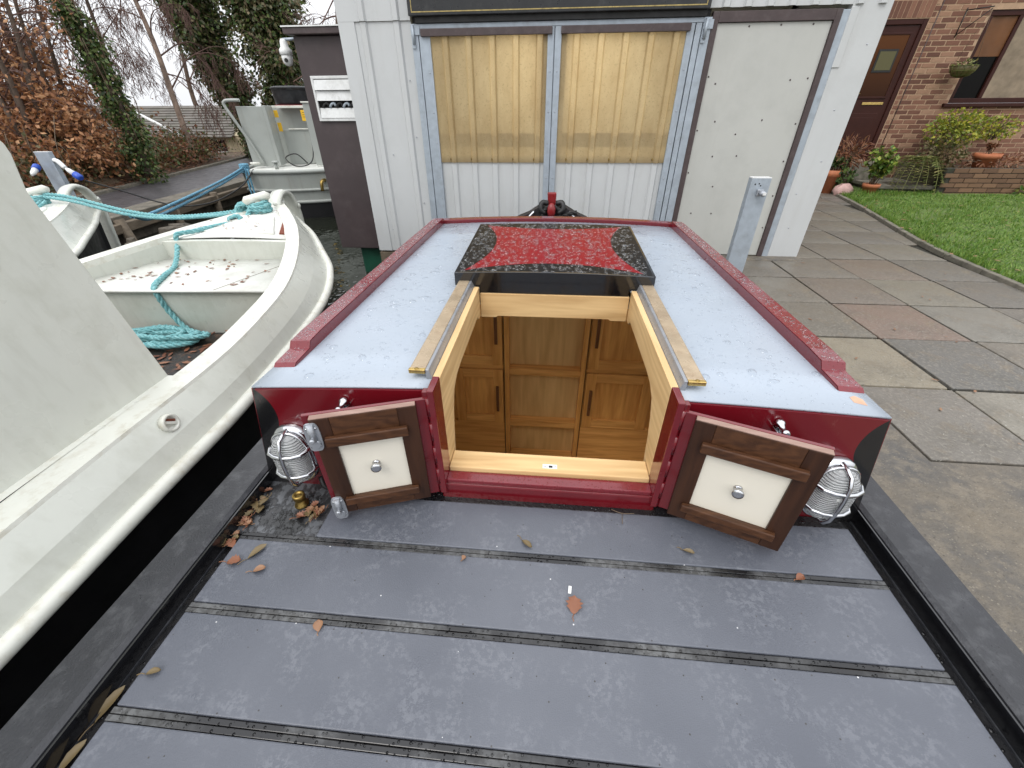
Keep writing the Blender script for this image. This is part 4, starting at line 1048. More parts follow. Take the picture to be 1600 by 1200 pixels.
for dz, dy in ((0, 0), (.022, .03)):
    rope_mb(mr, [(sx-.05, sy+dy, sz+.05+dz), (sx-.35, sy+.05+dy, sz-.01+dz*.6), (sx-1.0, sy+.14+dy, sz-.07+dz*.4), (sx-1.5, sy+.19+dy, sz-.05+dz), (s2[0]+.3, s2[1]+dy, s2[2]-.0+dz), (s2[0], s2[1]+dy, s2[2]+.03+dz)], .016, turns=45)
for k in range(4):
    rope_mb(mr, [(s2[0]+.06*math.cos(t*math.pi/4), s2[1]+.05*math.sin(t*math.pi/4), s2[2]-.03+.02*k) for t in range(9)], .016, fine=30)
for k in range(3): rope_mb(mr, [(s2[0]+.02+.05*k, s2[1]-.05, s2[2]), (s2[0]+.02+.06*k, s2[1]-.3, s2[2]-.09), (s2[0]+.22-.05*k, s2[1]-.42, s2[2]-.09), (s2[0]+.30, s2[1]-.30-.05*k, s2[2]-.09)], .015, fine=30)
tag(mr.build('mooring_rope', 'teal_rope'), 'doubled teal mooring rope stretched between the two cream bows', 'rope')
b2 = MB()
rope_mb(b2, [(-4.05, 3.82, .49), (-4.35, 4.3, .40), (-4.8, 5.4, .38), (-5.2, 6.7, .42), (-5.42, 7.6, .50)], .018, turns=30)
rope_mb(b2, [(-4.05, 3.85, .48), (-4.35, 4.35, .36), (-4.8, 5.4, .33), (-5.2, 6.7, .38), (-5.42, 7.6, .47)], .018, turns=30)
for k in range(5): rope_mb(b2, [(-5.42+.06*math.cos(t*math.pi/4), 7.62+.06*math.sin(t*math.pi/4), .44+.025*k) for t in range(9)], .02, fine=26)
for k in range(2): rope_mb(b2, [(-5.38+.05*k, 7.56, .48), (-5.36+.06*k, 7.5, .1), (-5.33+.06*k, 7.5, -.3)], .016, turns=25)
tag(b2.build('blue_rope', 'blue_rope'), 'blue rope leading back to the grey boat beside the wharf', 'rope')
cbm = MB(); cbm.tube(spline([(-6.80, 6.0, .50), (-6.55, 6.3, .30), (-6.25, 6.5, .12), (-5.9, 6.6, .05), (-5.6, 6.9, .08), (-5.35, 7.3, .25), (-5.25, 7.6, .47)], 40), .012, 6)
tag(cbm.build('shore_cable', 'rubber'), 'thin black power cable hanging from the left blue plug', 'cable')

# grey boat by the wharf, stern towards us
gb = thing('grey_narrowboat', 'grey narrowboat with tall open stern doors and black cover behind the cream bow', 'boat', (-4.6, 8.3, WZ))
ya = rad(17)
def GT(x, y, z):       # local: x to the right, y forward (away), origin at stern left corner
    return (-5.50+x*math.cos(ya)-y*math.sin(ya), 7.45+x*math.sin(ya)+y*math.cos(ya), z)
def sternline(z, ins=0):
    W = 2.08
    pts = [(ins, 6), (ins, .8), (ins+.03, .4), (ins+.14, .15+ins), (.4, .02+ins), (.75, -.06+ins), (W/2, -.08+ins), (W-.75, -.06+ins), (W-.4, .02+ins), (W-.14-ins, .15+ins), (W-.03-ins, .4), (W-ins, .8), (W-ins, 6)]
    return [GT(p.x, p.y, z) for p in spline([(a, b, 0) for a, b in pts], 60)]
m = MB(); m.loft([sternline(.42), sternline(.13, .03), sternline(-.08, .06)][::-1]); m.build('hull', 'boat_grey', gb)
m = MB(); m.loft([sternline(-.08, .055), sternline(-.6, .12)][::-1]); m.build('lower_hull', 'hull_black', gb)
for z, ins, r_ in ((.43, -.005, .035), (.13, .02, .026), (-.07, .05, .03)):
    m = MB(); m.tube(sternline(z, ins), r_, 8); m.build('guard_strake', 'boat_grey', gb)
def GB(nm, mat, x0, x1, y0, y1, z0, z1, par=None, bev=.006):
    m = MB(); m.hexa([GT(x0, y0, z0), GT(x1, y0, z0), GT(x1, y1, z0), GT(x0, y1, z0)], [GT(x0, y0, z1), GT(x1, y0, z1), GT(x1, y1, z1), GT(x0, y1, z1)])
    return m.build(nm, mat, par or gb, bev)
GB('deck', 'cream_deck', .12, 1.96, .15, 6, .40, .445)
GB('cabin', 'boat_grey', .22, 1.86, 1.25, 6, .45, 1.38)
dl = GB('stern_door', 'boat_grey', .16, .58, .55, .60, .47, 1.39); dl['label'] = 'left grey stern door standing open'
GB('door_edge', 'boat_grey', .585, .64, .52, .95, .47, 1.40)
d2 = GB('stern_door', 'boat_grey', 1.27, 1.80, .45, .50, .47, 1.43); d2['label'] = 'right grey stern door standing open'
GB('door_cap', 'cream_band', 1.25, 1.82, .43, .52, 1.432, 1.455)
GB('entrance_step', 'boat_grey', .70, 1.25, 1.0, 1.24, .45, 1.02)
GB('step_rail', 'cream_band', .82, 1.22, .97, .995, 1.025, 1.045)
GB('entrance_back', 'boat_grey', .645, 1.28, 1.20, 1.248, 1.0, 1.36)
GB('coaming', 'tool_red', .70, 1.32, .95, 1.24, 1.385, 1.41)
GB('roof_edge', 'cream_band', .64, 1.36, .93, .948, 1.36, 1.40)
for (x0, x1, z0, z1, y) in ((.65, .72, 1.22, 1.33, .93), (.66, .73, 1.0, 1.14, .93), (1.12, 1.265, 1.16, 1.33, .90), (1.24, 1.268, .62, .9, .90)):
    s_ = GB('yellow_notice', 'yellow', x0, x1, y, y+.008, z0, z1)
    for k in range(3):
        if x1-x0 > .1: GB('notice_line', 'brass_old', x0+.02, x1-.02, y-.002, y-.0005, z1-.04-.035*k, z1-.032-.035*k, s_, 0)
bcov = MB(); prof = [(.34, 0), (.345, .05), (.36, .22), (.365, .25), (.375, .255), (.375, .28), (.34, .295), (.1, .305)]
q = GT(.98, 1.35, 1.40); bcov.lathe(prof, q, n=28); bcov.build('black_drum', 'butt_black', gb)
m = MB(); m.tube(spline([GT(.36, .50, .50), GT(.26, .50, .8), GT(.10, .48, 1.2), GT(.02, .48, 1.40), GT(.04, .48, 1.46), GT(.12, .48, 1.475), GT(.28, .48, 1.475)], 26), .024, 10); m.build('tiller', 'boat_grey', gb)
m = MB(); m.tube([GT(.30, .46, .53), GT(.14, .46, .53)], .02, 8); m.build('tiller_peg', 'cream_band', gb)
m = MB(); m.tube([GT(.62, .25, .44), GT(.62, .25, .56)], .03, 10); m.lathe([(.06, 0), (.06, .02), (.04, .03)], GT(.62, .25, .55), n=14); m.build('mooring_dolly', 'boat_grey', gb)
m = MB(); m.tube(spline([GT(1.44, -.02, .28), GT(1.40, -.14, .26), GT(1.38, -.15, .12)], 10), .03, 8); m.build('exhaust_pipe', 'brass_old', gb)
m = MB(); m.tube(spline([GT(1.20, .85, 1.1), GT(1.22, .7, .7), GT(1.15, .5, .50), GT(.9, .45, .47), GT(.75, .5, .6), GT(.95, .5, .66), GT(1.1, .55, .5)], 30), .010, 6); m.build('hose', 'rubber', gb)

# ================================================================== WORKSHOP SHED
SY_ = 4.6
shed = thing('workshop_shed', 'pale metal-clad workshop with amber translucent windows and riveted door', 'shed', (.32, 6.6, 0))
def ribs(x0, x1, z0, z1, y, pitch=.21, depth=.022, phase=0.0, up=.35):
    xs = []; x = x0
    pts = [(x0, 0)]
    k = math.ceil((x0-phase)/pitch)
    while phase+k*pitch < x1:
        c_ = phase+k*pitch
        for dx, d in ((-.034, 0), (-.020, -1), (.020, -1), (.034, 0)):
            if x0 < c_+dx < x1: pts.append((c_+dx, d))
        k += 1
    pts.append((x1, 0))
    m = MB(); m.loft([[(a, y+d*depth, z0) for a, d in pts], [(a, y+d*depth, z1) for a, d in pts]], smooth=False)
    return m
def sb(nm, mat, x0, x1, y0, y1, z0, z1, par=None, bev=.003): return MB().box(x0, x1, y0, y1, z0, z1).build(nm, mat, par or shed, bev)
def flat(nm, x0, x1, z0, z1, y, mat='clad', **k): return ribs(x0, x1, z0, z1, y, **k).build(nm, mat, shed, solid=.003)
flat('wall_sheet', -1.94, -1.295, -.01, 1.965, SY_, pitch=.30, phase=-1.42)
flat('wall_sheet', -1.94, -1.295, 1.968, 3.2, SY_-.012, pitch=.30, phase=-1.42)
flat('wall_sheet', -1.295, 2.60, 2.0, 3.2, SY_-.01, pitch=.17, phase=1.33)
sb('corner_flashing', 'clad', -1.95, -1.80, SY_-.012, SY_+.08, -.012, 3.2); 
sb('corner_flashing', 'clad', 2.305, 2.603, SY_-.014, SY_+.06, .0, 3.2)
sb('corner_fold', 'clad', 2.30, 2.36, SY_-.022, SY_-.0145, 1.60, 1.985)
for x, z in ((-1.75, .22), (-1.62, .95), (-1.7, 1.4), (2.42, .3), (2.50, .9), (2.45, 1.3), (2.52, 1.75), (2.38, .62), (-1.36, .5), (-1.36, 1.1), (-1.36, 1.55)):
    m = MB(); m.lathe([(.007, 0), (.006, .003), (.003, .005)], (x, SY_-.013, z), (0, -1, 0), 8); m.build('screw', 'zinc', shed)
# rest of the building
sb('left_wall', 'clad', -1.94, -1.92, SY_+.09, 9, -.02, 3.2); sb('right_wall', 'clad', 2.58, 2.60, SY_+.07, 9, -.02, 3.2); sb('back_wall', 'clad', -1.92, 2.58, 8.98, 9, -.02, 3.2)
sb('roof', 'galv', -2.0, 2.66, SY_-.08, 9.1, 3.2, 3.26); sb('floor', 'concrete', -1.92, 2.58, SY_+.03, 8.97, -.12, -.02)
sb('floor_beam', 'timber_old', -1.95, 1.1, SY_-.01, SY_+.10, -.20, -.03)
sb('inner_lining', 'clad_door', -1.9, 2.5, 6.2, 6.22, -.0, 3.1)
# posts
for x0, x1 in ((-1.292, -1.232), (-1.226, -1.128), (-.102, -.046), (-.040, .016), (1.052, 1.11), (1.118, 1.165), (1.171, 1.238)):
    sb('post', 'galv', x0, x1, SY_-.04, SY_+.03, -.02, 1.905)
sb('gap_light_block', 'rubber', -1.29, 1.235, SY_+.031, SY_+.035, 1.86, 2.0); sb('gap_cover', 'galv', -.05, -.036, SY_-.012, SY_+.029, .0, 1.9)  # black backing added to stop the lamp showing through the gaps
sb('gap_light_block', 'rubber', -.10, .014, SY_+.031, SY_+.035, 0, 1.8595)
for x in (-1.29, 1.175):
    m = MB(); m.tube([(x+.02, SY_-.055, 1.80), (x+.02, SY_-.055, 1.93)], .012, 8); m.box(x, x+.075, SY_-.05, SY_-.041, 1.865, 1.925); m.box(x, x+.03, SY_-.052, SY_-.041, 1.775, 1.80); m.build('hinge', 'galv', shed)
sb('lintel', 'galv', -1.29, 1.236, SY_-.042, SY_+.02, 1.9065, 1.94); sb('sign_shadow_strip', 'rubber', -1.24, 1.18, SY_-.062, SY_-.03, 1.941, 2.02)  # black strip standing in for the shadow under the sign board
for x0, x1 in ((-1.205, -.064), (.010, 1.075)):
    sb('head_trim', 'brown_trim', x0, x1, SY_-.065, SY_-.0405, 1.852, 1.905, bev=.004)
# amber sheets and the white sheets under them
for x0, x1 in ((-1.127, -.103), (.017, 1.051)):
    w_ = ribs(x0-.03, x1+.03, .885, 1.875, SY_-.022, pitch=.207, phase=x0+.13).build('translucent_window', 'grp', shed)
    m = ribs(x0, x1, -.02, .905, SY_-.008, pitch=.207, phase=x0+.13); m.build('lower_sheet', 'clad', shed, solid=.002)
    sb('window_rail', 'timber_old', x0, x1, SY_-.016, SY_+.04, 1.09, 1.14)
    sb('window_stud', 'timber_old', x1-.05 if x0 < -.5 else x0+.001, x1-.001 if x0 < -.5 else x0+.05, SY_-.014, SY_+.06, .91, 1.86)
    for k in range(5):
        x = x0+.11+k*.207
        m = MB(); m.lathe([(.020, 0), (.018, .004), (.010, .006), (.008, .014)], (x, SY_-.0225 if k else SY_-.023, .912), (0, -1, 0), 12); m.build('roofing_bolt', 'brass_old', shed)
    for z in (.15, .35, .55, .75, 1.05, 1.3, 1.6):
        for x in (x0-.03, x1+.03):
            m = MB(); m.lathe([(.006, 0), (.005, .003), (.002, .004)], (x, SY_-.0402, z), (0, -1, 0), 8); m.build('screw', 'zinc', shed)
# strip lamp shining behind the windows
tl = MB(); tl.tube([(-.62, SY_+.55, 1.70), (.78, SY_+.55, 1.70)], .02, 10)
s = NT('lit_tube'); M['tube'] = s.done((1, 1, 1), .4, emit=((1, .93, .80), 24.0))
tl.build('strip_lamp', 'tube', shed)
# door
sb('door_frame', 'brown_trim', 1.240, 1.292, SY_-.03, SY_+.03, .015, 1.975); sb('door_frame', 'brown_trim', 2.192, 2.24, SY_-.03, SY_+.03, .015, 1.975); sb('door_frame', 'brown_trim', 1.2925, 2.1915, SY_-.03, SY_+.03, 1.905, 1.975)
sb('door_strip', 'galv', 2.242, 2.303, SY_-.018, SY_+.03, .0, 1.97)
dr = sb('shed_door', 'clad_door', 1.294, 2.19, SY_-.012, SY_+.02, .02, 1.903)
for x, z in ((1.38, 1.5), (2.0, 1.52), (2.14, 1.53), (1.45, 1.22), (1.86, 1.23), (1.66, 1.12), (1.5, .94), (1.72, .945), (1.57, .68), (1.42, .43), (1.62, .43), (1.33, .22), (2.16, 1.2), (2.16, .9), (2.165, .6), (2.165, .3), (1.55, 1.88), (1.8, 1.885), (2.05, 1.885), (1.31, 1.55), (1.31, 1.15), (1.31, .8)):
    m = MB(); m.lathe([(.0075, 0), (.0065, .003), (.003, .005)], (x, SY_-.0122, z), (0, -1, 0), 8); m.build('rivet', 'brown_trim', dr)
sb('doorstep', 'concrete', 1.15, 2.62, SY_-.14, SY_+.05, -.02, .012, bev=.012)
# sign board
sg = thing('sign_board', 'black sign board with gold lined border above the amber windows', 'sign', (-.05, SY_-.08, 1.983))
b = MB(); b.box(-1.285, 1.19, SY_-.10, SY_-.062, 1.983, 2.56); b.build('board', 'sign_black', sg, .006)
for x0, x1, z0, z1 in ((-1.255, 1.16, 2.004, 2.011), (-1.255, 1.16, 2.535, 2.54), (-1.255, -1.249, 2.012, 2.534), (1.154, 1.16, 2.012, 2.534)):
    b = MB(); b.box(x0, x1, SY_-.1025, SY_-.1003, z0, z1); b.build('border_line', 'gold_paint', sg)
cv = bpy.data.curves.new('sign_lettering', 'FONT'); cv.body = 'SERVICES'; cv.size = .22; cv.extrude = .0015; cv.space_character = 1.05
to = bpy.data.objects.new('sign_lettering', cv); COL.objects.link(to)
to.location = (-1.215, SY_-.1035, 2.085); to.rotation_euler = (rad(90), 0, 0)
bpy.context.view_layer.update()
dg = bpy.context.evaluated_depsgraph_get()
me = bpy.data.meshes.new_from_object(to.evaluated_get(dg)); me.materials.clear(); me.materials.append(M['sign_letter'])
lt = bpy.data.objects.new('lettering', me); COL.objects.link(lt); lt.location = to.location; lt.rotation_euler = to.rotation_euler
bpy.data.objects.remove(to); child(lt, sg)
# brown annex with louvred window
ax_ = thing('brown_annex', 'dark brown flat-roofed cabinet standing against the left side of the shed', 'cabinet', (-2.2, 5.2, -.04))
b = MB(); b.box(-2.475, -1.955, 4.75, 6.2, -.035, 1.90); b.build('body', 'brown_box', ax_, .006)
b = MB(); b.box(-2.525, -1.953, 4.68, 6.3, 1.905, 1.955); b.build('roof_edge', 'brown_trim', ax_, .006)
b = MB(); b.box(-2.53, -1.952, 4.67, 6.31, 1.956, 1.966); b.build('roof_sheet', 'white_plastic', ax_)
for x0, x1, z0, z1 in ((-2.385, -1.958, 1.578, 1.602), (-2.385, -1.958, 1.235, 1.26), (-2.385, -2.362, 1.2602, 1.5778)):
    b = MB(); b.box(x0, x1, 4.725, 4.7495, z0, z1); b.build('window_frame', 'alu', ax_, .003)
b = MB(); b.box(-2.362, -1.958, 4.742, 4.7494, 1.261, 1.577); b.build('window_dark', 'window_glass', ax_)
for z0, z1, y0 in ((1.49, 1.572, 4.722), (1.405, 1.486, 4.726), (1.262, 1.345, 4.733)):
    b = MB(); b.hexa([(-2.358, y0-.012, z0), (-1.96, y0-.012, z0), (-1.96, y0-.006, z0), (-2.358, y0-.006, z0)], [(-2.358, y0+.006, z1), (-1.96, y0+.006, z1), (-1.96, y0+.012, z1), (-2.358, y0+.012, z1)]); b.build('louvre', 'alu', ax_)
for k in range(5):
    b = MB(); x = -2.32+k*.07; b.tube(spline([(x, 4.737, 1.35), (x+.02, 4.734, 1.375), (x+.05, 4.737, 1.385), (x+.06, 4.739, 1.36)], 8), .012, 6); b.build('clutter', 'galv' if k % 2 else 'rubber', ax_)
pt = MB(); pt.box(-2.3, -1.8, 4.85, 6.0, -.5, -.05); tag(pt.build('pontoon_float', 'green_steel', bevel=.02), 'dark green steel float under the brown cabinet at the water', 'float')
# dome camera on the annex
cc = thing('security_camera', 'white dome security camera beside the top of the brown cabinet', 'camera', (-2.58, 4.95, 1.66))
b = MB(); b.lathe([(.022, .21), (.032, .19), (.036, .15), (.056, .128), (.058, .09), (.05, .087)][::-1], (-2.66, 4.9, 1.69), n=20); b.build('housing', 'white_plastic', cc)
b = MB(); b.lathe([(.008, 0), (.030, .009), (.045, .032), (.050, .062), (.049, .0865)], (-2.66, 4.9, 1.69), n=20); b.build('dome', 'white_plastic', cc)
b = MB(); b.lathe([(.017, 0), (.017, .010), (.012, .011)], (-2.652, 4.858, 1.735), (.25, -1, -.1), 16); b.build('lens', 'rubber', cc)
b = MB(); b.tube([(-2.66, 4.9, 1.895), (-2.52, 4.92, 1.90)], .012, 8); b.build('arm', 'galv', cc)

# service posts
def post(name, label, x, y, h, w, lean, mat='galv'):
    t = thing(name, label, 'post', (x, y, 0))
    m = MB(); m.box(x-w/2, x+w/2, y-.03, y-.026, -.02, h); m.box(x-w/2, x-w/2+.005, y-.0255, y+.035, -.02, h); m.box(x+w/2-.005, x+w/2, y-.0255, y+.035, -.02, h); m.build('channel', mat, t, .002)
    m = MB(); m.box(x-w/2, x+w/2, y-.03, y+.035, h, h+.006); m.build('cap', 'white_plastic', t)
    return t
sp_ = post('service_post', 'grey steel service post with a metal socket in front of the shed door', 1.70, 3.9, .845, .155, 0)
m = MB(); m.box(1.685, 1.735, 3.845, 3.8695, .715, .765); s1 = m.build('socket_box', 'zinc', sp_, .006)
m = MB(); m.lathe([(.022, 0), (.022, .03), (.018, .034), (.018, .05), (.012, .052)], (1.715, 3.845, .74), (.15, -1, -.1), 16); m.build('socket_cover', 'zinc', s1)
m = MB(); m.box(1.708, 1.73, 3.78, 3.793, .73, .75); m.build('socket_label', 'white_plastic', s1)
for x, z in ((1.66, .80), (1.69, .805), (1.705, .79)):
    m = MB(); m.lathe([(.006, 0), (.004, .002)], (x, 3.8695, z), (0, -1, 0), 8); m.build('bolt', 'rubber', sp_)
lp_ = post('service_post', 'grey steel service post with blue plugs on the far wharf at left', -7.22, 6.0, .86, .22, 0)
def plug(a, b, label):
    t = thing('power_plug', label, 'plug', a); a, b = Vector(a), Vector(b); d = (b-a).normalized(); L = (b-a).length
    m = MB(); m.lathe([(.03, 0), (.045, .02), (.045, L*.4), (.038, L*.42)], a, d, 12); m.build('collar', 'blue_plastic', t)
    m = MB(); m.lathe([(.036, L*.42), (.03, L*.8), (.014, L)], a, d, 12); m.build('grip', 'white_plastic', t)
plug((-7.30, 5.90, .70), (-7.25, 5.72, .60), 'blue plug pushed into the front of the left service post')
plug((-6.78, 5.95, .53), (-6.98, 5.98, .66), 'blue and white plug dangling right of the left service post')
pc_ = MB(); pc_.tube(spline([(-7.11, 6.0, .76), (-7.05, 5.99, .74), (-6.98, 5.98, .66)], 10), .03, 8); tag(pc_.build('plug_coupler', 'white_plastic'), 'white cable coupler leaving the left service post', 'plug')

# ================================================================== BRICK HOUSE ON THE RIGHT
HY_ = 9.6
house = thing('brick_house', 'red brick house with dark brown door and window behind the lawn', 'house', (7.5, 10, 0))
m = MB(); DX0, DX1, DZ0, DZ1 = 5.18, 6.11, .45, 2.53; WX0, WX1, WZ0, WZ1 = 7.02, 8.9, 1.36, 2.62
y0, y1 = HY_, HY_+.25
for x0, x1, z0, z1 in ((3.5, DX0, -.02, 5), (DX0, DX1, -.02, DZ0), (DX0, DX1, DZ1, 5), (DX1, WX0, -.02, 5), (WX0, WX1, -.02, WZ0), (WX0, WX1, WZ1, 5), (WX1, 13, -.02, 5)): m.box(x0, x1, y0, y1, z0, z1)
m.build('wall', 'mortar_house', house)
bm = bpy.data.meshes.new('brick')
tmp = MB().box(-.1025, .1025, -.007, .02, -.0285, .0285)
bm.from_pydata(tmp.v, [], tmp.f); bm.materials.append(M['brick'])
cands = []
half = {}
far = MB(); bricks = []
for r_ in range(60):
    z = .03+r_*.075
    for k in range(45):
        x = 3.6+k*.225+(.1125 if r_ % 2 else 0)
        x0, x1 = x-.1025, x+.1025; skip = False
        for ox0, ox1, oz0, oz1 in ((DX0-.06, DX1+.012, DZ0-.03, DZ1+.26), (WX0-.012, WX1+.012, WZ0-.05, WZ1+.04)):
            if oz0 < z < oz1 and x1 > ox0 and x0 < ox1:
                if x0 < ox0-.03: x1 = ox0
                elif x1 > ox1+.03: x0 = ox1
                else: skip = True
        if skip: continue
        if x > 10.5 or z > 3.4: continue
        vis = 5.3 < x < 8.6 and .35 < z < 2.85
        bricks.append((0 if vis else 1, (x-6.6)**2+(z-1.6)**2, x0, x1, z))
bricks.sort()
for i, (_, _, x0, x1, z) in enumerate(bricks):
    if i < 285:
        if x1-x0 > .204:
            o = bpy.data.objects.new('brick', bm); COL.objects.link(o); o.location = ((x0+x1)/2, HY_+.001+random.uniform(-.001, .002), z); child(o, house)
        else: MB().box(x0, x1, HY_-.006, HY_+.02, z-.0285, z+.0285).build('brick', 'brick', house)
    else:
        far.box(x0, x1, HY_-.006, HY_+.02, z-.0285, z+.0285)
fo = far.build('brickwork', 'brick_far', house); fo['kind'] = 'stuff'
for k in range(13):                                        # soldier course over the door
    x = DX0-.05+k*.0765; o = MB().box(x, x+.065, HY_-.005, HY_+.02, DZ1+.012, DZ1+.227).build('brick', 'brick', house)
# door
d = MB().box(DX0+.075, DX1-.075, HY_+.03, HY_+.075, DZ0+.02, DZ1-.075).build('front_door', 'pvc_brown', house, .004)
for x0, x1, z0, z1 in ((DX0+.001, DX0+.075, DZ0, DZ1), (DX1-.075, DX1-.001, DZ0, DZ1), (DX0+.0755, DX1-.0755, DZ1-.074, DZ1-.001)): MB().box(x0, x1, HY_+.005, HY_+.10, z0, z1).build('door_frame', 'pvc_brown', house, .008)
s = NT('door_pane'); o_ = s.sep(); M['door_pane'] = s.done(s.mix(s.vramp(o_[2], 1.4, 2.35), (.030, .011, .005), (.095, .034, .010)), .12, spec=.12)  # brown reflection painted into the glass, lighter towards the top
MB().box(DX0+.20, DX1-.19, HY_+.022, HY_+.029, 1.47, DZ1-.20).build('door_glass', 'door_pane', d)
for x0, x1, z0, z1 in ((DX0+.17, DX1-.16, DZ1-.20, DZ1-.17), (DX0+.17, DX1-.16, 1.44, 1.47), (DX1-.19, DX1-.16, 1.4705, DZ1-.2005), (DX0+.17, DX0+.20, 1.4705, DZ1-.2005)): MB().box(x0, x1, HY_+.012, HY_+.0295, z0, z1).build('glazing_bead', 'pvc_brown', d, .004)
pf = MB(); pf.box(5.52, 5.84, HY_+.014, HY_+.0215, 1.82, 2.14); pf.build('picture_frame', 'rubber', d); MB().box(5.55, 5.81, HY_+.010, HY_+.0138, 1.85, 2.11).build('picture', 'ivy_brown', d)
MB().box(DX0+.40, DX1-.17, HY_+.018, HY_+.0295, 1.345, 1.385).build('letter_plate', 'brass', d, .003)
for z0, z1 in ((.62, 1.22),):
    MB().box(DX0+.19, DX1-.18, HY_+.018, HY_+.0295, z0, z1).build('door_panel', 'pvc_brown', d, .012)
    MB().box(DX0+.25, DX1-.24, HY_+.010, HY_+.0178, z0+.07, z1-.07).build('door_panel', 'pvc_brown', d, .008)
m = MB(); m.tube([(5.34, HY_+.0, 1.52), (5.46, HY_-.01, 1.515)], .011, 8); m.lathe([(.02, 0), (.02, .03)], (5.34, HY_+.029, 1.52), (0, -1, 0), 10); m.build('door_handle', 'brass', d)
# window
wn_ = MB().box(WX0+.06, WX1-.06, HY_+.06, HY_+.07, WZ0+.06, WZ1-.06).build('window', 'window_glass', house)
for x0, x1, z0, z1 in ((WX0+.001, WX1-.001, WZ0+.002, WZ0+.075), (WX0+.001, WX1-.001, WZ1-.075, WZ1-.001), (WX0+.001, WX0+.07, WZ0+.0755, WZ1-.0755), (WX1-.07, WX1-.001, WZ0+.0755, WZ1-.0755), (7.50, 7.56, WZ0+.0755, WZ1-.0755)):
    MB().box(x0, x1, HY_+.02, HY_+.10, z0, z1).build('window_frame', 'pvc_brown', wn_, .006)
M['blind'] = pbr('amber_blind', (.13, .048, .012), .6, .2, 4)
MB().box(WX0+.07, 7.50, HY_+.05, HY_+.0595, 2.02, WZ1-.076).build('blind', 'blind', wn_)
MB().box(7.56, WX1-.07, HY_+.045, HY_+.0585, WZ0+.076, WZ1-.076).build('curtain', pbr('curtain', (.22, .17, .12), .8, .3, 6), wn_)
MB().box(WX0-.08, WX1+.08, HY_-.06, HY_+.02, WZ0-.055, WZ0).build('window_sill', 'pvc_brown', house, .006)
m = MB(); m.tube([(6.02+.19, HY_-.012, 2.9), (6.02+.19, HY_-.012, .45)], .006, 6); m.build('wall_cable', 'brown_trim', house)
# threshold step, planter wall
st = thing('stone_step', 'dark stone slab step in front of the house door', 'step', (6.2, 8.9, 0))
m = MB(); m.hexa([(5.75, 8.55, .10), (7.0, 8.45, .10), (7.0, 9.55, .10), (5.75, 9.55, .10)], [(5.75, 8.55, .16), (7.0, 8.45, .16), (7.0, 9.55, .16), (5.75, 9.55, .16)]); m.build('tread', 'kerb_stone', st, .01)
MB().box(5.8, 6.95, 8.6, 9.5, -.02, .0995).build('riser', 'quay', st); MB().box(5.1, 6.3, 9.25, 9.59, .161, .44).build('upper_step', 'kerb_stone', st, .01)
plw = thing('planter_wall', 'low brown brick planter wall along the back of the lawn', 'wall', (8, 8.5, 0))
MB().box(6.66, 10.5, 8.415, 8.55, -.02, .44).build('wall_core', 'mortar', plw)
MB().box(6.66, 6.78, 8.552, 9.58, -.02, .43).build('wall_return', 'quay', plw)
MB().box(6.8, 10.5, 8.552, 9.58, -.02, .38).build('planter_soil', 'earth', plw)
bm2 = bpy.data.meshes.new('brick'); tmp = MB().box(-.107, .107, -.008, .02, -.0315, .0315); bm2.from_pydata(tmp.v, [], tmp.f); bm2.materials.append(M['brick_low'])
for r_ in range(6):
    for k in range(12):
        x = 6.78+k*.225+(.1125 if r_ % 2 else 0)
        if x > 9.3: continue
        o = bpy.data.objects.new('brick', bm2); COL.objects.link(o); o.location = (x, 8.412+random.uniform(-.006, .003), .035+r_*.075); child(o, plw)

# foliage helpers
def leaf(mb, p, d, n, L, W, curl=.15):
    d = d.normalized(); s_ = d.cross(n)
    s_ = s_.normalized() if s_.length > 1e-5 else d.orthogonal().normalized()
    n2 = s_.cross(d)
    mb.add([p, p+d*L*.45+s_*W-n2*curl*L*.2, p+d*L-n2*curl*L, p+d*L*.45-s_*W-n2*curl*L*.2], [(0, 1, 2, 3)])
def rv(): return Vector((random.gauss(0, 1), random.gauss(0, 1), random.gauss(0, 1))).normalized()
def tuft(mb, c, rx, ry, rz_, n, L, W, outward=True, shell=.5):
    for _ in range(n):
        q = rv(); r_ = random.random()**shell
        p = Vector((c[0]+q.x*rx*r_, c[1]+q.y*ry*r_, c[2]+q.z*rz_*r_))
        d = (q if outward else rv())+rv()*.8+Vector((0, 0, -.2)); s_ = random.uniform(.6, 1.3)
        leaf(mb, p, d, rv(), L*s_, W*s_)
def potted(label, x, y, z, r_, h, plant, mat):
    t = thing('flower_pot', label, 'flower pot', (x, y, z))
    m = MB(); m.lathe([(r_*.68, 0), (r_*.92, h*.72), (r_*1.06, h*.73), (r_*1.1, h), (r_*.98, h), (r_*.92, h*.9)], (x, y, z), n=20); m.build('pot', 'terracotta', t)
    m = MB(); m.lathe([(r_*.93, h*.88), (r_*.1, h*.9)], (x, y, z), n=14); m.build('soil', 'earth', t)
    if plant:
        l_ = MB(); s_ = MB()
        for _ in range(plant[0]):
            a = random.random()*6.283; tip = Vector((x+math.cos(a)*plant[1]*random.random(), y+math.sin(a)*plant[1]*random.random(), z+h+plant[2]*random.uniform(.5, 1)))
            b_ = Vector((x+random.uniform(-.3, .3)*r_, y+random.uniform(-.3, .3)*r_, z+h*.88)); path = spline([b_, (b_+tip)/2+Vector((0, 0, .05)), tip], 8)
            s_.tube(path, .005, 5)
            for p in path[3:]:
                for _ in range(4): leaf(l_, p, rv()+Vector((0, 0, .2)), Vector((0, 0, 1)), plant[3]*random.uniform(.6, 1.2), plant[3]*.32)
        l_.build('leaves', mat, t); s_.build('stems', 'vine', t)
    return t
potted('terracotta pot with a bright green leafy plant beside the step', 5.52, 8.35, 0, .12, .21, (26, .26, .55, .09), 'shrub_leaf')
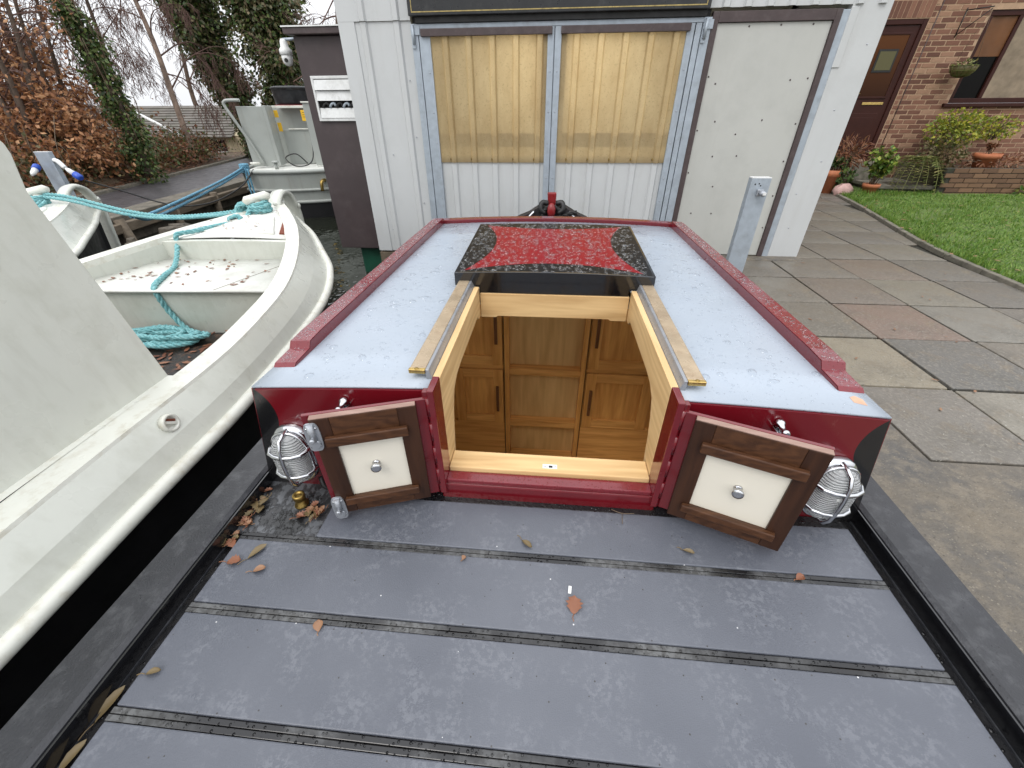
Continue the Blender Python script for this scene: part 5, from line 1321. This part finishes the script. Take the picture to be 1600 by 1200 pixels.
potted('tall terracotta pot with green ivy half hidden by the shed corner', 5.02, 8.75, 0, .15, .38, (14, .22, .2, .07), 'ivy_leaf')
potted('terracotta pot standing on the planter wall at right', 7.45, 8.75, .38, .17, .26, (8, .12, .15, .05), 'dead_leaf')
m = MB()
ring_ = []
for zz, rr_ in ((0, .10), (.06, .13), (.13, .11), (.18, .05)):
    ring_.append([(5.17+rr_*1.25*math.cos(k*.628)*(1+.15*math.sin(k*3.1+zz*20)), 8.48+rr_*math.sin(k*.628)*(1+.12*math.cos(k*2.3)), zz+.02*math.sin(k*2.2)) for k in range(11)])
for r__ in ring_: r__[-1] = r__[0]
m.loft(ring_); m.add(ring_[-1][:10], [tuple(range(10))]); tag(m.build('pink_stone', 'stone_pink'), 'rounded pink stone at the corner of the lawn beside pots', 'stone')
m = MB().box(5.68, 5.86, 8.24, 8.32, -.0, .06); tag(m.build('loose_brick', 'brick', bevel=.006), 'loose red brick lying in the grass beside the leafy pot', 'brick')
# plants in the bed
def bush(name, label, cat, c, r3, n, L, W, mat, stems=12):
    t = thing(name, label, cat, (c[0], c[1], max(0, c[2]-r3[2])))
    m = MB()
    for k in range(stems):
        q = rv(); m.tube(spline([(c[0]+q.x*.05, c[1]+q.y*.05, c[2]-r3[2]), (c[0]+q.x*r3[0]*.4, c[1]+q.y*r3[1]*.4, c[2]-.1*r3[2]), (c[0]+q.x*r3[0]*.9, c[1]+q.y*r3[1]*.9, c[2]+abs(q.z)*r3[2]*.8)], 6), .006, 5)
    m.build('stems', 'vine', t)
    l_ = MB(); tuft(l_, c, *r3, n, L, W); l_.build('leaves', mat, t)
    return t
bush('yellow_shrub', 'yellow-green leafy shrub growing against the brick wall in the bed', 'shrub', (7.0, 9.1, .98), (.46, .3, .30), 1500, .055, .018, 'yellow_leaf')
bush('yellow_shrub', 'smaller yellow shrub above the terracotta pot on the planter', 'shrub', (7.72, 9.2, 1.0), (.36, .25, .18), 620, .05, .017, 'yellow_leaf')
bush('green_shrub', 'olive green shrub under the yellow shrub in the planter', 'shrub', (6.85, 8.95, .65), (.38, .3, .28), 700, .06, .02, 'bramble_leaf')
bush('dead_plant', 'rusty brown dead stems around the pots by the house door', 'plant', (5.25, 8.85, .62), (.36, .22, .26), 420, .11, .012, 'dead_leaf')
bush('dead_plant', 'brown withered plants along the top of the planter wall', 'plant', (7.75, 8.75, .5), (.75, .22, .14), 620, .07, .012, 'dead_leaf')
bush('ivy_clump', 'dark ivy clump at the foot of the tall pot', 'plant', (5.2, 8.62, .28), (.13, .12, .14), 160, .07, .03, 'ivy_leaf')
fe = thing('fern', 'arching striped fern fronds hanging over the stone step', 'fern', (6.35, 8.85, .3))
for a, L, dr_ in ((-2.2, .62, .42), (-1.9, .58, .5), (-1.35, .6, .5), (-2.6, .5, .35), (-.8, .45, .35), (-3.0, .45, .25), (-2.05, .5, .3), (-1.6, .5, .35), (-1.1, .55, .3), (-2.4, .6, .5)):
    m = MB(); b0 = Vector((6.42, 8.85, .52)); dirv = Vector((math.cos(a), math.sin(a), 0)); path = spline([b0, b0+dirv*L*.4+Vector((0, 0, .08)), b0+dirv*L*.75+Vector((0, 0, -.1)), b0+dirv*L+Vector((0, 0, -dr_))], 22)
    m.tube(path, .005, 5)
    for i, p in enumerate(path[2:]):
        s_ = dirv.cross(Vector((0, 0, 1))); w_ = .13*math.sin(math.pi*min(1, (i+3)/24))+.02
        for q in (-1, 1): leaf(m, p, s_*q+dirv*.4+rv()*.2, Vector((0, 0, 1)), w_, .021)
    m.build('frond', 'fern_leaf', fe)
bush('weed_tuft', 'tuft of weeds at the base of the planter wall', 'plant', (8.05, 8.3, .1), (.22, .1, .1), 160, .08, .014, 'shrub_leaf', 5)
# hanging basket
hb = thing('hanging_basket', 'wire hanging basket with moss on an iron bracket by the window', 'basket', (6.78, 9.42, 1.6))
m = MB(); m.tube([(6.62, HY_-.012, 2.65), (6.62, HY_-.012, 2.28)], .008, 6); m.tube([(6.62, HY_-.012, 2.62), (6.80, HY_-.30, 2.62)], .008, 6); m.tube([(6.62, HY_-.012, 2.30), (6.80, HY_-.28, 2.60)], .007, 6); m.build('bracket', 'rubber', hb)
m = MB(); bx_, by_, bz_ = 6.80, HY_-.28, 1.72
for k in range(3): m.tube([(bx_+.17*math.cos(k*2.1), by_+.17*math.sin(k*2.1), bz_+.16), (bx_, by_, 2.60)], .0025, 4)
m.build('chain', 'vine', hb)
m = MB(); m.lathe([(.02, 0), (.11, .03), (.16, .09), (.18, .16)], (bx_, by_, bz_), n=18); m.build('moss_liner', 'bramble_leaf', hb)
m = MB()
for k in range(12): m.tube([(bx_+1.03*r__*math.cos(k*.5236), by_+1.03*r__*math.sin(k*.5236), bz_+h-.004) for r__, h in ((.02, 0), (.11, .03), (.16, .09), (.18, .16))], .004, 4)
for r__, h in ((.11, .03), (.16, .09), (.183, .16)): m.tube([(bx_+1.03*r__*math.cos(k*.5236), by_+1.03*r__*math.sin(k*.5236), bz_+h) for k in range(13)], .004, 4)
m.build('wire', 'fern_leaf', hb)
m = MB(); tuft(m, (bx_, by_, bz_+.17), .17, .17, .06, 120, .05, .012); m.build('leaves', 'fern_leaf', hb)

# ================================================================== TREES AND BANK, FAR LEFT
def branch(mb, p, d, L, r_, depth, droop, spread, tips, n=6):
    pts = [p]; q = p.copy(); dd = d.normalized(); seg = 5
    for i in range(seg):
        dd = (dd+rv()*.16+Vector((0, 0, -droop*(i/seg)))).normalized(); q = q+dd*L/seg; pts.append(q.copy())
    mb.tube(pts, [max(.0042, r_*(1-.5*i/seg)) for i in range(seg+1)], n if depth > 1 else 4, caps=False)
    if depth <= 0: tips.append(pts); return
    for k in range(random.randint(3, 4)):
        i = random.randint(2, seg); nd = (dd+rv()*spread+Vector((0, 0, .15 if droop < .2 else 0))).normalized()
        branch(mb, pts[i], nd, L*random.uniform(.5, .75), r_*.45, depth-1, droop*1.25, spread, tips, n)
    tips.append(pts[-3:])
def tree(name, label, base, trunk, r_, depth, L, droop, mat_bark, group=None, leafset=None, lower=1, spread=.85):
    t = thing(name, label, 'tree', base, group)
    tr = MB(); path = spline([Vector(base)+Vector(o) for o in trunk], 14); tr.tube(path, [r_*(1-.65*i/14) for i in range(15)], 9); tr.build('trunk', mat_bark, t)
    br = MB(); tips = []
    for i in range(4, 15):
        for _ in range(lower):
            d = (rv()*1.0+Vector((0, 0, .35))); d.y *= .8
            branch(br, path[i], d, L*random.uniform(.6, 1.1)*(1.15-i*.03), r_*.28*(1-.03*i), depth, droop, spread, tips)
    br.build('branches', 'twig', t)
    if leafset:
        lf = MB(); n, LL, W, mat_ = leafset
        for _ in range(n):
            p = random.choice(random.choice(tips))+rv()*random.random()*.16
            leaf(lf, p, rv()+Vector((0, 0, -.5)), rv(), LL*random.uniform(.6, 1.3), W*random.uniform(.7, 1.2))
        lf.build('crown', mat_, t)
    return t
# bare birches with drooping twigs
tree('bare_tree', 'slender bare tree with reddish twigs left of the pale birch', (-11.9, 12.8, .3), [(0, 0, 0), (-.1, 0, 1.6), (.05, 0, 3), (.2, .1, 5.5)], .07, 4, 1.5, .3, 'bark', None, None, 1)
tree('birch_tree', 'pale-trunked bare birch leaning left in front of the tiled roof', (-10.72, 13.0, .1), [(0, 0, 0), (.05, 0, 1.5), (.1, 0, 2.8), (-.1, .1, 4.2), (-.3, .2, 6.5)], .085, 4, 1.4, .42, 'bark_birch', None, None, 1)
tree('bare_tree', 'thin bare tree with reddish twigs behind the russet hedge', (-11.2, 11.5, .5), [(0, 0, 0), (-.1, 0, 1.6), (.15, 0, 3), (0, .1, 5.5)], .09, 4, 1.6, .2, 'bark', None, None, 1)
tree('bare_tree', 'bare tree with fine twigs above the brown cabinet', (-6.6, 14.5, 0), [(0, 0, 0), (.15, 0, 2.2), (.5, 0, 3.6), (.7, .1, 6)], .10, 4, 1.5, .1, 'bark', None, None, 1)
tree('bare_tree', 'bare tree between the ivy-covered trunks', (-18.5, 24, 0), [(0, 0, 0), (-.1, 0, 2), (.2, 0, 4), (.3, .1, 7)], .13, 4, 2.0, .2, 'bark', None, None, 1)
# russet beech
for i, (bx, by, lb, nl) in enumerate(((-10.0, 8.9, 'russet-leaved beech at the left edge above the bank', 5200), (-9.7, 8.0, 'russet-leaved beech nearest the ivy column', 3600), (-11.0, 9.2, 'russet-leaved beech farthest left against the sky', 3600))):
    t = thing('beech_tree', lb, 'tree', (bx, by, .3), 'russet beeches on the bank')
    tr = MB(); br = MB(); tips = []
    for k in range(5):
        d = Vector((random.uniform(-.25, .25), random.uniform(-.1, .2), 1)); p0 = Vector((bx+random.uniform(-.3, .3), by+random.uniform(-.2, .2), .2))
        path = spline([p0, p0+d*1.2, p0+d*2.5+rv()*.2, p0+d*4.2+rv()*.3], 12); tr.tube(path, [.055*(1-.06*q) for q in range(13)], 7)
        for q in range(1, 12):
            for _ in range(2): branch(br, path[q], Vector((random.uniform(-1, 1), random.uniform(-.8, .8), random.uniform(-.1, .5))), random.uniform(.5, .9)*(1.15-.05*q), .012, 1, .15, .8, tips, 5)
    tr.build('trunk', 'bark', t); br.build('branches', 'twig', t)
    lf = MB(); zmax = (1.75, 1.1, 2.1)[i]
    tries = 0
    while tries < nl*4 and len(lf.f) < nl:
        tries += 1
        p = random.choice(random.choice(tips))+rv()*random.random()*.22
        if p.z > zmax and random.random() < min(.93, (p.z-zmax)*1.6): continue
        leaf(lf, p, rv()+Vector((0, 0, -.4)), rv(), random.uniform(.06, .12), random.uniform(.018, .034))
    lf.build('crown', 'beech_leaf', t)
# ivy-clad trunks
def ivy(label, path, radii, n, L, W, mats, trunk_r, lean=0):
    t = thing('ivy_tree', label, 'tree', path[0], 'ivy-covered trees beyond the road')
    P = spline(path, 40)
    tr = MB(); tr.tube(P, [trunk_r*(1-.5*i/40) for i in range(41)], 8); tr.build('trunk', 'bark', t)
    R_ = [radii[min(len(radii)-2, int(i/40*(len(radii)-1)))] + (radii[min(len(radii)-1, int(i/40*(len(radii)-1))+1)]-radii[min(len(radii)-2, int(i/40*(len(radii)-1)))])*((i/40*(len(radii)-1)) % 1 if i < 40 else 1) for i in range(41)]
    clumps = []
    for _ in range(46):
        i = random.randint(0, 40); q = rv(); q.z *= .5
        clumps.append((P[i]+q*R_[i]*random.uniform(.55, 1.05), random.uniform(.25, .5)*R_[i]+.08))
    for mat_, frac, nm in mats:
        lf = MB()
        for _ in range(int(n*frac)):
            if random.random() < .5:
                i = random.randint(0, 40); q = rv(); r__ = R_[i]*random.random()**.4*random.uniform(.75, 1.08); p = P[i]+Vector((q.x, q.y, q.z*.6))*r__
            else:
                c_, rr__ = random.choice(clumps); q = rv(); p = c_+q*rr__*random.random()**.4
            leaf(lf, p, q+Vector((0, 0, -.6))+rv()*.6, q+rv()*.4, L*random.uniform(.6, 1.3), W*random.uniform(.7, 1.2))
        lf.build(nm, mat_, t)
    vs = MB()
    for _ in range(26):
        i = random.randint(2, 34); q = rv(); q.z = 0; a = P[i]+q*R_[i]*.9; vs.tube(spline([a, a+Vector((q.x*.1, q.y*.1, .5)), P[min(40, i+4)]+q*R_[min(40, i+4)]*random.uniform(.9, 1.15)+Vector((0, 0, .2))], 6), .008, 4)
    vs.build('vine_stems', 'vine', t)
    return t
ivy('narrow ivy column beside the russet beeches', [(-8.95, 9.35, .15), (-8.92, 9.35, 1.1), (-8.98, 9.35, 2.0), (-9.02, 9.35, 2.7), (-9.2, 9.35, 3.3)], [.34, .24, .27, .22, .10], 5200, .075, .028, (('ivy_leaf', .8, 'crown'), ('bramble_leaf', .2, 'dry_leaves')), .1)
ivy('leaning ivy-covered trunk in the middle behind the birch', [(-9.85, 15, 0), (-10.0, 15, 1.0), (-10.45, 15, 2.4), (-10.75, 15, 3.6), (-10.9, 15, 4.3), (-11.0, 15, 4.9)], [.46, .50, .64, .74, .78, .4], 25000, .115, .042, (('ivy_leaf', .5, 'crown'), ('ivy_brown', .5, 'dry_leaves')), .22)
ivy('broad ivy-covered tree beside the brown cabinet', [(-8.6, 15, 0), (-8.55, 15, 1.0), (-8.45, 15, 2.2), (-8.5, 15, 3.4), (-8.9, 15, 4.3), (-9.0, 15, 5.0)], [.70, .74, .82, .92, 1.0, .4], 34000, .115, .042, (('ivy_leaf', .42, 'crown'), ('ivy_brown', .58, 'dry_leaves')), .25)
# undergrowth
def thicket(label, pts, r_, n, mats):
    t = thing('thicket', label, 'bushes', pts[0], 'undergrowth on the bank')
    P = spline(pts, 30)
    for mat_, frac, nm in mats:
        lf = MB()
        for _ in range(int(n*frac)):
            p = random.choice(P)+Vector((random.gauss(0, r_[0]), random.gauss(0, r_[1]), abs(random.gauss(0, r_[2]))))
            leaf(lf, p, rv()+Vector((0, 0, .2)), rv(), random.uniform(.05, .13), random.uniform(.015, .04))
        lf.build(nm, mat_, t)
    st_ = MB()
    for _ in range(90):
        a = random.choice(P)+Vector((random.gauss(0, r_[0]), random.gauss(0, r_[1]), 0)); st_.tube(spline([a, a+Vector((random.uniform(-.2, .2), random.uniform(-.2, .2), random.uniform(.2, .6))), a+Vector((random.uniform(-.5, .5), random.uniform(-.3, .3), random.uniform(.3, 1.0)))], 6), .006, 4)
    st_.build('stems', 'vine', t)
thicket('brown and green brambles under the russet beeches', [(-9.3, 7.2, .15), (-9.75, 8.7, .2), (-10.1, 10.2, .15)], (.22, .4, .26), 6500, (('bramble_leaf', .5, 'leaves'), ('dead_leaf', .25, 'dry_leaves'), ('ivy_brown', .25, 'ivy_leaves')))
thicket('twiggy brown thicket below the birch', [(-10.3, 10.9, .1), (-10.8, 12.5, .1), (-11.4, 14.2, .1)], (.25, .5, .32), 5200, (('dead_leaf', .45, 'dry_leaves'), ('bramble_leaf', .4, 'leaves'), ('ivy_leaf', .15, 'ivy_leaves')))
thicket('dark green bushes at the foot of the ivy trees', [(-10.2, 15.4, .0), (-9.2, 15.6, .0), (-8.2, 15.6, 0)], (.3, .3, .32), 4200, (('ivy_leaf', .7, 'leaves'), ('bramble_leaf', .3, 'dry_leaves')))
thicket('brown twiggy hedge far left beyond the road', [(-9.6, 5.6, .3), (-11.5, 8.0, .5), (-12.8, 10.5, .6), (-13.5, 13, .5)], (.6, .6, .65), 8000, (('dead_leaf', .4, 'dry_leaves'), ('beech_leaf', .35, 'russet_leaves'), ('bramble_leaf', .25, 'leaves')))
fl = MB()
for _ in range(2600):
    p = random.choice(spline([(a, b, 0) for a, b in kp[1:5]], 120)); o = abs(random.gauss(0, .45))
    litter(fl, p.x-.1-o+(.25 if random.random() < .12 else 0), p.y+random.uniform(-.1, .1), .05+min(.5, o*.33) if o > .02 else .01, random.uniform(.03, .06))
lv = MB()
for _ in range(70):
    y = random.uniform(3.9, 8.2); x = lawn_x(y)+random.random()**1.6*3
    litter(lv, x, y, .05+min(.03, (x-lawn_x(y))*.1), random.uniform(.02, .04))
for _ in range(26): litter(lv, random.uniform(1.8, 4), random.uniform(1, 4.4), .004, random.uniform(.008, .02))
tag(lv.build('leaf_litter', 'fallen_a'), 'few tan leaves strewn over the lawn and slabs', 'leaves', kind='stuff')
tag(fl.build('leaf_litter', 'fallen_c'), 'brown fallen leaves along the far kerb of the road', 'leaves', kind='stuff')

# cottage beyond the trees
ct = thing('cottage', 'cottage with grey tiled roof and small window seen through the trees', 'house', (-14.5, 17.4, -.3))
K = .84
def ck(x, y, z): return (x*K, y*K, (z-1.33)*K+1.33)
def cbx(nm, mat, x0, x1, y0, y1, z0, z1, par=None):
    a_, b_ = ck(x0, y0, z0), ck(x1, y1, z1); return MB().box(a_[0], b_[0], a_[1], b_[1], a_[2], b_[2]).build(nm, mat, par or ct)
cbx('wall', 'render_wall', -22.5, -13.6, 20.0, 25, -.8, .38)
for k in range(12):
    z0 = .34+k*.097; yy = 19.75+k*.18; xr = -14.2-.04*k
    m = MB(); m.hexa([ck(-22.8, yy, z0), ck(xr, yy, z0), ck(xr, yy+.26, z0+.10), ck(-22.8, yy+.26, z0+.10)], [ck(-22.8, yy-.01, z0+.04), ck(xr, yy-.01, z0+.04), ck(xr, yy+.26, z0+.13), ck(-22.8, yy+.26, z0+.13)]); m.build('tile_course', 'tile', ct)
m = MB(); m.prism([ck(-13.9, 20, .4), ck(-13.9, 25, .4), ck(-14.3, 22.2, 1.5)], (-7, 0, 0)); m.build('gable', 'render_wall', ct)
m = MB(); m.tube([ck(-18.2, 19.4, 1.44), ck(-16.05, 19.4, .34)], .05, 6); m.build('barge_board', 'white_plastic', ct)
w_ = cbx('window', 'window_glass', -15.55, -14.75, 19.93, 19.99, -.20, .25)
for x in (-15.55, -15.3, -15.03, -14.79): cbx('window_frame', 'pvc_brown', x, x+.04, 19.9, 19.929, -.20, .25, w_)
cbx('window_sill', 'white_plastic', -15.65, -14.65, 19.86, 19.98, -.27, -.202)

# ================================================================== FALLEN LEAVES ON THE DECK
def fallen(x, y, L, W, ang, mat, label, group=None, lobes=0, z=DZ):
    m = MB(); ca, sa = math.cos(ang), math.sin(ang)
    out = []
    n = 9
    for i in range(n+1):
        t = i/n; w = W*math.sin(math.pi*t)**.8*(1+(.25*math.sin(i*2.9) if lobes else .06*math.sin(i*3)))
        out.append((t*L-L/2, w))
    up_ = [(a, b, .004+.006*abs(b)/W+.004*math.sin(a*70)) for a, b in out]; dn = [(a, -b, .003+.008*abs(b)/W) for a, b in out[1:-1]]
    mid = [(a, 0, .0025) for a, b in out[1:-1]]
    def X(p): return (x+p[0]*ca-p[1]*sa, y+p[0]*sa+p[1]*ca, z+p[2])
    V = [X(p) for p in up_]+[X(p) for p in mid]+[X(p) for p in dn]
    nu, nm_ = len(up_), len(mid)
    F = []
    for i in range(nu-1):
        a, b = i, i+1
        ma = nu+i-1 if i > 0 else 0; mb_ = nu+i if i < nm_ else nu-1
        F.append((a, b, mb_, ma) if 0 < i < nm_ else ((a, b, mb_) if i == 0 else (a, b, ma)))
        da = nu+nm_+i-1 if i > 0 else 0; db = nu+nm_+i if i < nm_ else nu-1
        F.append((ma, mb_, db, da) if 0 < i < nm_ else ((0, mb_, db) if i == 0 else (ma, nu-1, da)))
    m.add(V, F, True)
    m.tube([X((-L/2, 0, .003)), X((-L/2-L*.2, .003, .004)), X((-L/2-L*.42, .0, .006))], .0011, 5)
    o = m.build('fallen_leaf', mat); tag(o, label, 'leaf', group or 'fallen leaves on the grey deck'); return o
for a in ((-.849, .60, .042, .014, .2, 'fallen_c', 'pinkish brown leaf with stalk nearest the left gutter of the deck'),
          (-.801, .634, .058, .011, 1.0, 'fallen_b', 'narrow olive leaf near the left end of the second deck panel'),
          (-.762, .582, .036, .010, .4, 'fallen_a', 'small tan leaf right of the narrow olive leaf'),
          (-.526, .454, .028, .012, 2.0, 'fallen_a', 'little orange leaf on the second deck joint at left'),
          (-.029, .726, .042, .008, -.7, 'fallen_b', 'narrow brown leaf below the hatch sill at centre'),
          (.103, .56, .046, .019, 1.5, 'fallen_c', 'broad brown leaf with long stalk in the middle of the deck'),
          (.433, .74, .034, .007, -.35, 'fallen_b', 'thin brown leaf below the right cabin door'),
          (.712, .686, .026, .010, .5, 'fallen_c', 'rust coloured leaf on the first deck joint at right'),
          (-.203, .665, .014, .007, 1.1, 'fallen_a', 'tiny brown leaf scrap left of centre under the first joint'),
          (-.852, .325, .035, .007, .3, 'fallen_b', 'faint brown leaf sliver on the third deck panel at left'),
          (-.908, .265, .07, .011, 1.45, 'fallen_b', 'long mottled leaf lying in the left gutter'),
          (-.905, .175, .062, .010, 1.4, 'fallen_b', 'narrow olive leaf in the left gutter nearest the camera')):
    fallen(*a, lobes=1 if a[3] > .013 and a[2] < .06 else 0, z=.258 if a[0] < -.9 else DZ)
for k in range(34):
    if k < 22: x, y = random.uniform(-.925, -.885), random.uniform(.64, .88)
    else: x, y = random.gauss(-.715, .018), random.gauss(.785, .014)
    fallen(x, y, random.uniform(.02, .045), random.uniform(.006, .013), random.random()*6.28, random.choice(['fallen_a', 'fallen_c', 'fallen_b']), 'small wet leaf among those gathered in the left deck corner', 'leaves gathered in the deck corner', 1, .264+random.uniform(0, .008))
wh = MB(); wh.hexa([(.088, .590, DZ), (.096, .589, DZ), (.098, .609, DZ), (.090, .610, DZ)], [(.088, .590, DZ+.003), (.096, .589, DZ+.003), (.098, .609, DZ+.003), (.090, .610, DZ+.003)]); tag(wh.build('paper_scrap', 'white_plastic'), 'tiny white scrap beside the broad brown leaf on deck', 'scrap')
tw = MB(); tw.tube(spline([(.23, .872, DZ+.003), (.262, .858, DZ+.005), (.30, .862, DZ+.003)], 8), .0013, 5); tw.tube([(.262, .858, DZ+.004), (.258, .82, DZ+.003)], .0011, 5); tag(tw.build('twig', 'vine'), 'forked dead twig on the deck near the right door', 'twig')
